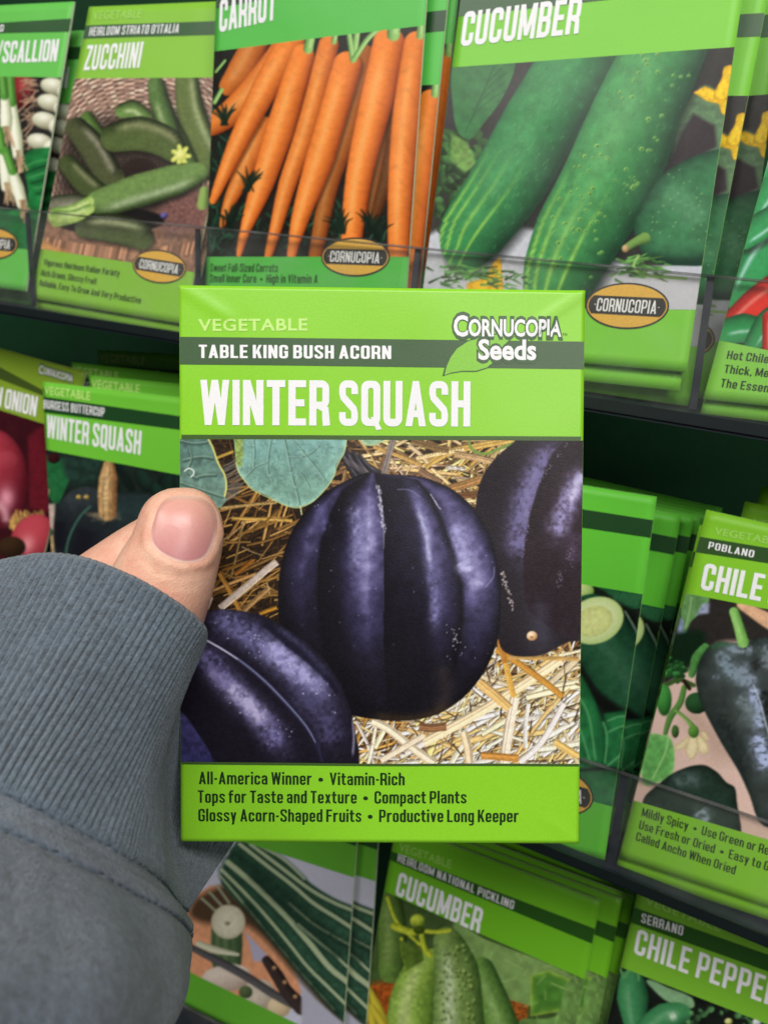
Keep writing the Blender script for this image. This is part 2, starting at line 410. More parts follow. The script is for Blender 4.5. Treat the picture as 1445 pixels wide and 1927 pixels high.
        l = np.clip(.1 + .95 * l, 0, 1)[..., None]
        C = A3(dark) + (A3(base) - A3(dark)) * l
        if stripes is not None:
            for (n0, sw, sc_, am) in stripes:
                C += (A3(sc_) - C) * (np.exp(-((n - n0) / sw) ** 2) * am)[..., None] * (.35 + .65 * l)
        if tfun is not None: C = tfun(C, n, T, X, Y)
        if hi is not None:
            C += (A3(hi) - C) * (np.exp(-((n - hpos) / hwid) ** 2) * hamt * np.clip(np.minimum(T, 1 - T) * 6, 0, 1))[..., None]
        if tex: C = C * (1 + 2 * tex * vnoise(X.shape[0], X.shape[1], cell * s.sc, seed, 3))[..., None]
        if fibre:
            g = np.random.RandomState(seed + 5).rand(24) - .5; C = C * (1 + fibre * 2 * np.interp(N, np.linspace(-1, 1, 24), g))[..., None]
        mk = np.clip(.5 - (k - 1) * HW / soft, 0, 1)
        if flat: mk = mk * np.clip(1 - s.beyond, 0, 1)
        s.blend(wn, mk * alpha, C)
    def ball(s, cx, cy, rx, ry, base, dark, hi=None, hp=(-.35, -.4), hr=.3, rotd=0, soft=2, tex=0, seed=0, l=(-.4, -.5), alpha=1):
        wn = s.win([(cx - max(rx, ry), cy - max(rx, ry)), (cx + max(rx, ry), cy + max(rx, ry))], soft)
        if wn is None: return
        a, b, c, d = wn; X, Y = np.meshgrid(s.X[a:b], s.Y[c:d]); q = math.radians(rotd)
        u = ((X - cx) * math.cos(q) + (Y - cy) * math.sin(q)) / rx; v = (-(X - cx) * math.sin(q) + (Y - cy) * math.cos(q)) / ry
        r = np.hypot(u, v); nz = np.sqrt(np.clip(1 - r * r, 0, 1))
        lz = math.sqrt(max(.05, 1 - l[0] ** 2 - l[1] ** 2))
        t = np.clip(.12 + .95 * (u * l[0] + v * l[1] + nz * lz), 0, 1)[..., None]
        C = A3(dark) + (A3(base) - A3(dark)) * t
        if hi is not None: C += (A3(hi) - C) * np.exp(-((u - hp[0]) ** 2 + (v - hp[1]) ** 2) / hr ** 2)[..., None]
        if tex: C = C * (1 + 2 * tex * vnoise(X.shape[0], X.shape[1], 6 * s.sc, seed, 3))[..., None]
        s.blend(wn, np.clip(.5 - (r - 1) * min(rx, ry) / soft, 0, 1) * alpha, C)
    def sample(s, px, py):
        x = np.clip((px - s.x0) * s.sc, 0, s.w - 1.001); y = np.clip((py - s.y0) * s.sc, 0, s.h - 1.001)
        xi = x.astype(int); yi = y.astype(int); fx = (x - xi)[:, None]; fy = (y - yi)[:, None]; I = s.img
        return (I[yi, xi] * (1 - fx) + I[yi, xi + 1] * fx) * (1 - fy) + (I[yi + 1, xi] * (1 - fx) + I[yi + 1, xi + 1] * fx) * fy

# ---------------------------------------------------------------- printed pictures
def Z(ox, oy, k, pts): return [(ox + x / k, oy + y / k) for x, y in pts]
def interp_y(curve, Y):
    c = np.array(sorted(curve, key=lambda p: p[1]), float); return np.interp(Y, c[:, 1], c[:, 0])

def straw(cv, rs, n, box, lens, wids, pal, ang=None, shade=None, stop=None):
    for i in range(n):
        x = rs.uniform(box[0], box[2]); y = rs.uniform(box[1], box[3]); L = rs.uniform(*lens); w = rs.uniform(*wids)
        a = rs.uniform(0, math.pi) if ang is None else rs.normal(ang[0], ang[1])
        if stop is not None and not stop(x, y): continue
        c = A3(pal[rs.randint(len(pal))]) * rs.uniform(.8, 1.08)
        if shade is not None: c = c * shade(x, y)
        dx, dy = math.cos(a) * L / 2, math.sin(a) * L / 2; b = rs.normal(0, L * .05)
        P = [(x - dx, y - dy), (x - dy / L * b, y + dx / L * b), (x + dx, y + dy)]
        o = A3((1.2, 1.8)) if True else 0
        cv.line([(p[0] + 1.5, p[1] + 2.2) for p in P], [w * .9, w, w * .7], c * .32, alpha=.36)
        cv.tube(P, [w * .8, w, w * .6], np.clip(c * 1.14, 0, 255), c * .7, lx=.5, tex=.08, seed=i, soft=1.4, flat=True, fibre=.16)

def art_hero():
    cv = Canvas(332, 812, 1104, 1446, .95, (36, 25, 14)); rs = np.random.RandomState(3)
    cv.noise(10, 14, 5, (1, .7, .4), 3)
    tan = [(150, 112, 56), (120, 84, 40), (170, 140, 90), (96, 66, 34), (140, 100, 40), (80, 55, 30)]
    darkp = [(70, 47, 24), (52, 36, 20), (92, 62, 30), (40, 28, 18)]
    straw(cv, rs, 330, (340, 830, 560, 1180), (30, 130), (1.2, 4), darkp, (-.45, .8))
    straw(cv, rs, 75, (400, 880, 560, 1160), (40, 120), (1, 3.2), [(150, 110, 54), (128, 90, 42), (176, 136, 76)], (-.5, .45))
    # grey twigs in the dark at the left
    for i in range(16):
        y = 862 + i * 4.6; cv.line([(414 + rs.uniform(0, 8), y + 16), (440, y + rs.uniform(2, 8)), (452 + rs.uniform(-5, 8), y - 4)], rs.uniform(.8, 2), (105, 104, 102), alpha=.75)
    # named straws on the left
    for P, w, c in ([Z(340, 810, 3.803, [(290, 555), (500, 532), (690, 515)]), 3, (168, 138, 84)], [Z(340, 810, 3.803, [(370, 630), (600, 635), (800, 645)]), 3.4, (176, 140, 70)],
                    [Z(340, 810, 3.803, [(300, 790), (400, 715), (470, 655)]), 2.4, (160, 128, 84)], [Z(340, 810, 3.803, [(365, 1040), (400, 900), (440, 700)]), 2, (140, 112, 66)],
                    [Z(340, 810, 3.803, [(440, 830), (520, 870), (600, 893)]), 1.4, (150, 124, 86)], [Z(340, 810, 3.803, [(510, 725), (600, 660), (720, 560)]), 2, (130, 95, 40)],
                    [Z(340, 810, 3.803, [(300, 1000), (420, 960), (520, 930)]), 2.6, (140, 94, 36)], [Z(340, 810, 3.803, [(390, 1030), (450, 985), (520, 925)]), 4, (150, 92, 26)],
                    [Z(340, 810, 3.803, [(220, 1150), (380, 1085), (540, 1025)]), 3, (200, 150, 90)], [Z(340, 810, 3.803, [(280, 1020), (350, 1140), (430, 1290)]), 4.5, (176, 126, 56)],
                    [Z(340, 810, 3.803, [(450, 1295), (540, 1210), (640, 1120)]), 5, (166, 128, 80)], [Z(340, 810, 3.803, [(570, 1310), (630, 1285), (690, 1265)]), 4, (180, 126, 40)],
                    [Z(340, 810, 3.803, [(285, 1270), (480, 1110), (610, 1000), (690, 940)]), 6.5, (222, 204, 190)], [Z(340, 810, 3.803, [(180, 1275), (215, 1190)]), 6, (240, 222, 215)],
                    [Z(340, 810, 3.803, [(265, 195), (380, 150)]), 3.2, (170, 138, 60)], [Z(340, 810, 3.803, [(640, 1170), (620, 1090)]), 1.2, (190, 160, 110)]):
        cv.tube(P, w, c, A3(c) * .6, lx=.4, tex=.12, seed=int(w * 10), flat=True, fibre=.3)
    # straw at the top right, medium
    mid = [(206, 172, 116), (232, 204, 150), (170, 130, 80), (120, 88, 56), (240, 212, 140), (216, 170, 84), (196, 166, 140)]
    straw(cv, rs, 190, (640, 826, 960, 965), (30, 130), (1.5, 5), [(110, 82, 56), (84, 60, 42), (140, 106, 66), (60, 44, 32)], (.15, .6))
    straw(cv, rs, 130, (680, 826, 940, 950), (30, 130), (1, 3.6), mid, (.1, .6))
    for P, w, c in ([Z(700, 810, 3.61, [(10, 110), (200, 180), (340, 240)]), 4, (196, 156, 88)], [Z(700, 810, 3.61, [(360, 245), (520, 150), (700, 110), (960, 62)]), 6, (226, 184, 96)],
                    [Z(700, 810, 3.61, [(250, 100), (330, 165), (380, 220)]), 4, (220, 190, 150)], [Z(700, 810, 3.61, [(300, 190), (420, 165), (620, 130)]), 4, (236, 206, 150)],
                    [Z(700, 810, 3.61, [(80, 290), (110, 180), (145, 55)]), 6, (150, 136, 130)], [Z(700, 810, 3.61, [(520, 130), (522, 60)]), 3.4, (226, 190, 120)],
                    [Z(700, 810, 3.61, [(560, 160), (700, 185), (830, 215)]), 6.5, (190, 156, 112)], [Z(700, 810, 3.61, [(500, 400), (620, 370), (740, 330)]), 8, (176, 130, 76)],
                    [Z(700, 810, 3.61, [(580, 440), (660, 440), (710, 430)]), 6, (130, 86, 50)], [Z(700, 810, 3.61, [(320, 270), (400, 320), (470, 360)]), 7, (146, 112, 84)],
                    [Z(700, 810, 3.61, [(500, 250), (630, 262)]), 4, (206, 196, 184)], [Z(700, 810, 3.61, [(270, 70), (400, 110), (520, 135)]), 6, (140, 110, 70)]):
        cv.tube(P, w, c, A3(c) * .6, lx=.4, tex=.14, seed=int(w * 7), flat=True, fibre=.35)
    cv.line(Z(700, 810, 3.61, [(650, 55), (680, 130), (760, 160), (850, 130), (960, 85)]), 2.6, (120, 150, 70))
    # bright straw at the bottom right
    cv.poly([(660, 1440), (655, 1330), (760, 1350), (880, 1300), (940, 1200), (1100, 1190), (1100, 1446)], (120, 88, 54), soft=10)
    br = [(255, 242, 216), (248, 228, 190), (240, 204, 134), (255, 246, 236), (232, 192, 124), (214, 162, 84), (255, 248, 232), (206, 160, 104)]
    stop = lambda x, y: not (((x - 733) / 208) ** 2 + ((y - 1120) / 234) ** 2 < .93)
    straw(cv, rs, 260, (655, 1190, 1100, 1446), (30, 120), (1.2, 4), [(70, 46, 26), (110, 76, 44), (150, 108, 66), (54, 36, 24)], (-.5, .7), stop=stop)
    straw(cv, rs, 520, (660, 1215, 1100, 1446), (20, 130), (.8, 3.4), br, (-.6, .75), stop=stop)
    straw(cv, rs, 380, (800, 1270, 1100, 1446), (24, 120), (.8, 3.6), br[:5], (-.75, .5), stop=stop)
    straw(cv, rs, 60, (680, 1250, 1100, 1440), (40, 120), (3, 6.5), br[:4], (-.6, .6), stop=stop)
    straw(cv, rs, 90, (670, 1240, 1100, 1440), (16, 50), (.6, 1.4), [(84, 56, 32), (110, 76, 46)], (-.5, .9), stop=stop)
    for P, w, c in ([Z(700, 1130, 3.61, [(350, 960), (700, 770), (960, 610), (1280, 400)]), 9, (252, 228, 186)], [Z(700, 1130, 3.61, [(890, 1110), (930, 850), (965, 660)]), 9, (246, 228, 206)],
                    [Z(700, 1130, 3.61, [(0, 810), (120, 870), (280, 1000), (420, 1100)]), 8, (252, 232, 200)], [Z(700, 1130, 3.61, [(720, 550), (830, 640), (930, 730)]), 9, (232, 190, 120)],
                    [Z(700, 1130, 3.61, [(900, 400), (930, 540), (960, 650)]), 5.5, (226, 176, 86)], [Z(700, 1130, 3.61, [(840, 330), (1000, 430), (1180, 560), (1290, 650)]), 6, (206, 148, 64)],
                    [Z(700, 1130, 3.61, [(860, 260), (880, 340), (900, 420)]), 5.5, (186, 128, 56)], [Z(700, 1130, 3.61, [(930, 382), (1160, 390), (1400, 396)]), 4, (206, 164, 96)],
                    [Z(700, 1130, 3.61, [(1000, 1100), (1150, 960), (1300, 700)]), 6, (250, 240, 236)], [Z(700, 1130, 3.61, [(1240, 960), (1320, 1010), (1400, 1060)]), 7, (236, 196, 116)],
                    [Z(700, 1130, 3.61, [(620, 890), (650, 1000), (660, 1100)]), 8, (244, 216, 178)], [Z(700, 1130, 3.61, [(320, 850), (400, 860), (500, 850)]), 8, (146, 104, 70)],
                    [Z(700, 1130, 3.61, [(110, 790), (200, 780), (280, 830)]), 4, (190, 166, 136)], [Z(700, 1130, 3.61, [(60, 1080), (200, 1000), (350, 910)]), 6, (248, 228, 200)],
                    [Z(700, 1130, 3.61, [(740, 1050), (860, 1060), (990, 1070)]), 7, (206, 146, 70)], [Z(700, 1130, 3.61, [(1040, 1000), (1040, 850), (1060, 700)]), 4, (250, 246, 240)]):
        cv.tube(P, w, c, A3(c) * .74, lx=.4, tex=.08, seed=int(w * 5), flat=True, fibre=.25)
    def lobes(cu, y0, y1, body):
        pass
    # ---- the squash at the right
    S2 = [(985, 822), (941, 854), (913, 885), (898, 926), (895, 965), (905, 1010), (925, 1040), (935, 1065), (938, 1110), (938, 1156), (936, 1195), (944, 1222), (970, 1234), (1018, 1232), (1068, 1208), (1104, 1198), (1104, 815)]
    cv.poly(S2, (33, 27, 34), soft=3, nz=.1)
    cv.clip = cv.mask(S2, 3)
    cv.glow([(1000, 1050), (1008, 1130), (1015, 1240)], 40, (54, 52, 60), .7)
    cv.glow([(1048, 838), (1010, 890), (985, 950), (975, 1010), (980, 1050)], 26, (112, 104, 150), .95, .5, 5)
    cv.glow([(1010, 880), (993, 930), (985, 990)], 9, (132, 124, 170), .6, .5, 6)
    cv.line([(1078, 826), (1038, 856), (1023, 887), (1009, 929), (996, 976), (990, 1040)], [2, 8, 12, 14, 15, 14], (36, 24, 32), soft=5, alpha=.0)
    cv.poly([(1075, 822), (1040, 852), (1023, 887), (1008, 929), (994, 976), (984, 1051), (996, 1150), (1104, 1200), (1104, 815)], (40, 29, 36), soft=4, nz=.15)
    cv.glow([(1100, 895), (1085, 905), (1066, 950), (1052, 985), (1046, 1010)], 20, (150, 140, 188), .95, .55, 7)
    cv.glow([(1096, 890), (1084, 915), (1070, 945)], 9, (200, 194, 230), .8, .4, 8)
    cv.glow([(1080, 1000), (1075, 1060)], 20, (70, 54, 74), .8, .5, 9); cv.glow([(1015, 1130), (1020, 1210)], 16, (66, 62, 80), .6)
    for i in range(60):
        t = rs.rand(); x = 1071 - 1071 * 0 + np.interp(t, [0, .3, .6, 1], [0, -50, -76, -88]) + rs.normal(0, 1.6); cv.ball(x, 829 + t * 222, rs.uniform(.8, 1.8), rs.uniform(.8, 2), (150, 144, 176), (90, 80, 110), alpha=.6)
    for i in range(40):
        x, y = (1070 + rs.normal(0, 5), 1045 + rs.normal(0, 9)) if i < 18 else (1052 + rs.normal(0, 4), 1088 + rs.normal(0, 8)); cv.ball(x, y, 1.6, 1.4, (150, 140, 160), (70, 60, 80), alpha=.55)
    for i in range(46):
        t = rs.rand(); cv.ball(943 + 22 * t + rs.normal(0, 2.4), 1072 + 76 * t, 1.8, 2, (200, 190, 190), (110, 100, 100), alpha=.7)
    cv.ball(1000, 1196, 10, 9, (240, 214, 176), (180, 130, 80), (255, 244, 226), hp=(-.1, -.2)); cv.ball(999, 1198, 3, 2.5, (200, 150, 90), (150, 100, 60))
    cv.clip = None
    # ---- main squash
    C0 = [(690, 893), (640, 908), (585, 950), (545, 1010), (527, 1080), (525, 1150), (535, 1220), (560, 1290), (610, 1330), (680, 1347)]
    C1 = [(690, 893), (645, 923), (623, 968), (606, 1020), (600, 1073), (599, 1125), (612, 1220), (640, 1300), (690, 1347)]
    C2 = [(705, 893), (710, 915), (721, 976), (721, 1031), (721, 1142), (723, 1250), (735, 1347)]
    C3 = [(722, 893), (783, 903), (808, 932), (830, 982), (851, 1040), (866, 1101), (868, 1156), (855, 1250), (810, 1340), (790, 1350)]
    C4 = [(722, 892), (797, 899), (850, 921), (891, 957), (919, 1004), (935, 1059), (941, 1115), (936, 1199), (910, 1263), (872, 1310), (825, 1341), (783, 1352)]
    S1 = C0[::1] + [(760, 1353)] + C4[::-1]
    S1 = [(690, 890), (650, 906), (620, 922)] + C0[2:] + [(740, 1354)] + C4[::-1]
    # stem
    for P, w in (([(642, 846), (654, 872), (668, 894), (680, 910)], [5, 6, 7, 9]), ([(652, 850), (664, 872), (680, 890), (690, 906)], [5, 7, 8, 10]), ([(664, 852), (677, 872), (690, 890), (700, 900)], [4, 6, 8, 10]), ([(676, 856), (694, 878), (712, 890)], [3, 5, 6])):
        cv.tube(P, w, (52, 48, 56), (8, 7, 9), (150, 146, 164), -.3, .16, .55, -.3, .3, int(w[0] * 9 + P[0][0]), cell=4)
    for i in range(14): cv.line([(646 + i * 3.4, 858 + i * 2), (652 + i * 3.4, 872 + i * 2.2)], .8, (128, 120, 120), alpha=.6)
    cv.ball(638, 873, 4, 6, (110, 96, 84), (30, 24, 22))
    cv.poly(S1, (20, 16, 27), soft=3, nz=.1)
    m1 = cv.mask(S1, 3); cv.clip = m1
    Yg = cv.Y[:, None] * np.ones((1, cv.w)); Xg = np.ones((cv.h, 1)) * cv.X[None, :]
    cs = [interp_y(c, Yg) for c in (C0, C1, C2, C3, C4)]
    mott = vnoise(cv.h, cv.w, 16, 31, 4)
    prof = ([.0, .10, .25, .5, .42, .30, .03], [.0, .03, .10, .5, .8, .58, .42], [.05, .10, .14, .2, .62, .42, .05], [.02, .55, .8, .72, .5, .26, .05])
    yf = ([.25, 1, 1, .7, .2, .05, .0], [.55, .95, 1.05, .95, .5, .14, .04], [.4, .85, .95, .8, .4, .12, .05], [.5, .8, 1, 1.05, .42, .12, .05])
    yk = [900, 950, 1020, 1080, 1180, 1260, 1340]; wk = [0, .12, .3, .55, .75, .9, 1]
    I = np.zeros(Xg.shape)
    for k in range(4):
        a, b = cs[k], cs[k + 1]; w = (Xg - a) / np.maximum(b - a, 1)
        ins = (w >= 0) & (w < 1)
        v = np.interp(np.clip(w, 0, 1), wk, prof[k]) * np.interp(Yg, yk, yf[k])
        I = np.where(ins, v, I)
    I = np.clip(I * .9 * (1 + .85 * mott) + mott * .03, 0, 1)[..., None]
    ramp = [0, .25, .55, .8, 1]; cr = np.array([(14, 11, 18), (44, 40, 68), (92, 86, 130), (148, 143, 190), (212, 209, 240)], float)
    Cc = np.concatenate([np.interp(I, ramp, cr[:, q]) for q in range(3)], -1)
    cv.img += (Cc - cv.img) * m1[..., None]
    cv.glow([(775, 925), (800, 985), (806, 1050), (818, 1120), (816, 1185)], 11, (128, 126, 178), .75, .5, 11)
    cv.glow([(786, 960), (803, 1010), (808, 1060)], 5, (190, 190, 226), .7, .4, 12)
    cv.glow([(668, 950), (675, 1010), (672, 1070)], 15, (158, 156, 206), .6, .6, 13)
    cv.glow([(858, 985), (872, 1040), (880, 1075)], 17, (168, 166, 216), .75, .7, 14)
    cv.glow([(868, 1055), (880, 1078)], 14, (196, 194, 236), .7, .6, 15)
    cv.glow([(600, 950), (615, 1000)], 10, (100, 96, 150), .5, .6, 16)
    cv.line([(712, 916), (721, 976), (722, 1031)], [1, 1.8, .8], (176, 172, 200), alpha=.6); cv.line([(721, 1030), (722, 1150)], [.9, .6], (110, 108, 150), alpha=.5)
    for i in range(50):
        t = rs.rand() ** 1.3; cv.ball(711 + 11 * t + rs.normal(0, 2), 912 + 90 * t, 1.4, 2.6, (216, 212, 226), (150, 146, 170), alpha=.7)
    cv.line([(818, 942), (824, 953), (829, 958)], 1.1, (190, 186, 212), alpha=.8); cv.line([(810, 930), (822, 950)], .9, (180, 176, 200))
    cv.line([(748, 921), (770, 922), (790, 935)], 1.2, (130, 128, 168), alpha=.6); cv.line([(929, 1068), (927, 1086), (913, 1104)], 1.2, (150, 148, 190), alpha=.6)
    cv.glow([(830, 1250), (838, 1300), (820, 1335)], 16, (60, 52, 50), .5); cv.glow([(700, 1345), (780, 1350), (850, 1325)], 9, (74, 56, 30), .5)
    for i in range(60):
        x = rs.uniform(535, 930); y = rs.uniform(900, 1240); cv.ball(x, y, rs.uniform(.6, 1.5), rs.uniform(.6, 1.5), (170, 168, 200), (110, 108, 140), alpha=rs.uniform(.3, .9))
    for i in range(26):
        cv.ball(858 + rs.normal(0, 9), 1200 + rs.normal(0, 14), 1.2, 1.4, (190, 188, 200), (120, 118, 130), alpha=.8)
    cv.clip = None
    # ---- squash at the lower left
    S3 = [(335, 1160), (382, 1154), (411, 1146), (453, 1149), (498, 1158), (537, 1180), (577, 1206), (611, 1238), (637, 1277), (655, 1319), (666, 1361), (667, 1446), (332, 1446)]
    cv.poly(S3, (24, 20, 32), soft=3, nz=.12)
    cv.clip = cv.mask(S3, 3)
    cv.glow([(395, 1158), (450, 1182), (520, 1232), (571, 1277), (620, 1320)], 27, (104, 101, 150), .95, .5, 21)
    cv.glow([(500, 1212), (545, 1245), (585, 1280), (605, 1300)], 20, (168, 165, 216), .9, .6, 22, cell=9)
    cv.glow([(560, 1290), (610, 1350), (630, 1400)], 30, (72, 68, 104), .8, .5, 23)
    cv.glow([(372, 1215), (414, 1266), (455, 1312), (500, 1360), (535, 1412)], 24, (112, 106, 158), .95, .5, 24)
    cv.glow([(430, 1290), (470, 1325), (500, 1360)], 15, (190, 182, 224), .9, .6, 25, cell=9)
    cv.glow([(395, 1262), (430, 1290)], 14, (138, 130, 180), .7, .7, 26)
    cv.line([(387, 1203), (445, 1238), (498, 1280), (545, 1328), (577, 1366), (596, 1396), (606, 1430)], [3, 4, 4.5, 4.5, 4, 4, 2], (40, 38, 62))
    cv.line([(385, 1202), (445, 1237), (498, 1279), (545, 1327), (577, 1365), (594, 1395)], [1.8, 1.8, 2, 1.8, 1.6, 1.2], (126, 130, 168), alpha=.8)
    cv.line([(388, 1204), (420, 1222), (448, 1240)], [1.4, 1.5, .8], (214, 212, 230), alpha=.85)
    cv.line([(503, 1175), (545, 1210), (582, 1239), (613, 1269), (634, 1300)], [5, 7, 7, 6, 3], (22, 20, 38), soft=5, alpha=.85)
    cv.glow([(520, 1178), (570, 1215), (620, 1270)], 7, (62, 62, 92), .6, .4, 27)
    cv.glow([(664, 1350), (666, 1385), (664, 1420)], 2.5, (150, 146, 170), .8)
    for i in range(110):
        t = rs.rand(); k = rs.randint(3)
        p = ([(440, 1170), (600, 1300)], [(400, 1260), (540, 1400)], [(395, 1160), (650, 1330)])[k]
        cv.ball(p[0][0] + (p[1][0] - p[0][0]) * t + rs.normal(0, 14), p[0][1] + (p[1][1] - p[0][1]) * t + rs.normal(0, 12), rs.uniform(.7, 2.2), rs.uniform(.7, 1.8), (206, 202, 232), (140, 136, 170), alpha=rs.uniform(.3, .85))
    cv.clip = None
    S4 = [(332, 1335), (348, 1345), (372, 1378), (395, 1415), (404, 1446), (332, 1446)]
    cv.poly(S4, (66, 62, 112), soft=3, nz=.25, grad=(340, 1360, 380, 1440, (48, 46, 92)))
    # ---- leaves
    L1 = Z(340, 810, 3.803, [(-20, 30), (195, 45), (235, 130), (270, 230), (315, 320), (330, 400), (318, 470), (330, 495), (290, 550), (200, 600), (-20, 620)])
    cv.poly(L1, (84, 116, 108), soft=2, nz=.22, cell=9, seed=5, grad=(350, 830, 400, 950, (108, 140, 128)))
    for P in ([(0, 70), (100, 90), (190, 80)], [(20, 210), (140, 185), (230, 195)], [(120, 330), (170, 318), (250, 315)], [(0, 370), (150, 420), (300, 470)], [(60, 120), (80, 200), (50, 290), (120, 340)]):
        cv.line([(x + 1, y + 3) for x, y in Z(340, 810, 3.803, P)], 2.6, (58, 84, 76), alpha=.7); cv.line(Z(340, 810, 3.803, P), 1.1, (150, 178, 160), alpha=.6)
    cv.line(Z(340, 810, 3.803, [(195, 50), (235, 130), (270, 230), (318, 320), (330, 400), (318, 470)]), 1.7, (206, 206, 120))
    cv.line(Z(340, 810, 3.803, [(30, 290), (60, 272), (92, 285), (95, 315), (75, 332)]), 1.2, (220, 230, 220))
    L2 = Z(340, 810, 3.803, [(385, 20), (385, 90), (398, 180), (412, 290), (460, 360), (520, 420), (600, 460), (680, 500), (760, 535), (840, 552), (930, 520), (1000, 460), (1060, 390), (1100, 320), (1120, 240), (1170, 160), (1190, 40), (1190, 10)])
    L2 = [(x + 1.2 * math.sin(i * 2.1), y + 1.2 * math.cos(i * 1.7)) for i, (x, y) in enumerate(L2)]
    cv.poly(L2, (122, 166, 162), soft=2, edge=(150, 196, 180), ew=12, nz=.16, cell=12, seed=6, grad=(560, 830, 560, 920, (112, 150, 134)))
    cv.clip = cv.mask(L2, 2)
    cv.poly(Z(340, 810, 3.803, [(380, 20), (450, 40), (455, 160), (440, 260), (400, 250)]), (138, 160, 84), soft=6, nz=.3, cell=4)
    for P, w in (([(735, 40), (770, 200), (800, 350), (835, 470), (850, 550)], 1.8), ([(800, 70), (880, 160), (960, 260), (1030, 350)], 1.4), ([(650, 60), (630, 170), (625, 300), (660, 360)], 1.1), ([(520, 60), (530, 160), (520, 270)], 1.1),
                 ([(770, 190), (900, 180), (990, 110)], 1), ([(800, 300), (860, 310), (920, 400)], 1), ([(620, 230), (540, 260), (470, 330)], .9), ([(790, 290), (700, 270), (640, 240)], .9)):
        Q = Z(340, 810, 3.803, P); cv.line([(x + 1.6, y + .5) for x, y in Q], w * 1.5, (70, 104, 92), alpha=.7); cv.line(Q, w * .8, (170, 206, 196), alpha=.65)
    for i in range(170):
        a = rs.uniform(0, 2 * math.pi); x = rs.uniform(450, 640); y = rs.uniform(824, 945); L = rs.uniform(3, 9)
        cv.line([(x, y), (x + L * math.cos(a), y + L * math.sin(a))], .7, (84, 122, 112), alpha=.6)
        cv.ball(x + 3, y - 2, rs.uniform(2, 4), rs.uniform(2, 4), (150, 190, 182), (120, 160, 150), alpha=.35)
    cv.clip = None
    cv.line(Z(340, 810, 3.803, [(400, 230), (420, 300), (470, 370), (520, 425), (600, 465), (680, 503), (760, 538), (840, 552), (930, 520), (1000, 460), (1060, 390), (1100, 320), (1125, 240), (1170, 160), (1188, 60)]), 1, (196, 212, 140), alpha=.85)
    cv.line(Z(340, 810, 3.803, [(858, 540), (868, 600)]), 1.2, (210, 220, 170))
    cv.poly([(678, 815), (682, 834), (692, 839), (706, 838), (722, 830), (726, 815)], (140, 176, 150), soft=2, nz=.15, edge=(190, 210, 150), ew=3)
    cv.noise(5, 1.6, 77); cv.noise(5, 3, 78)
    return cv

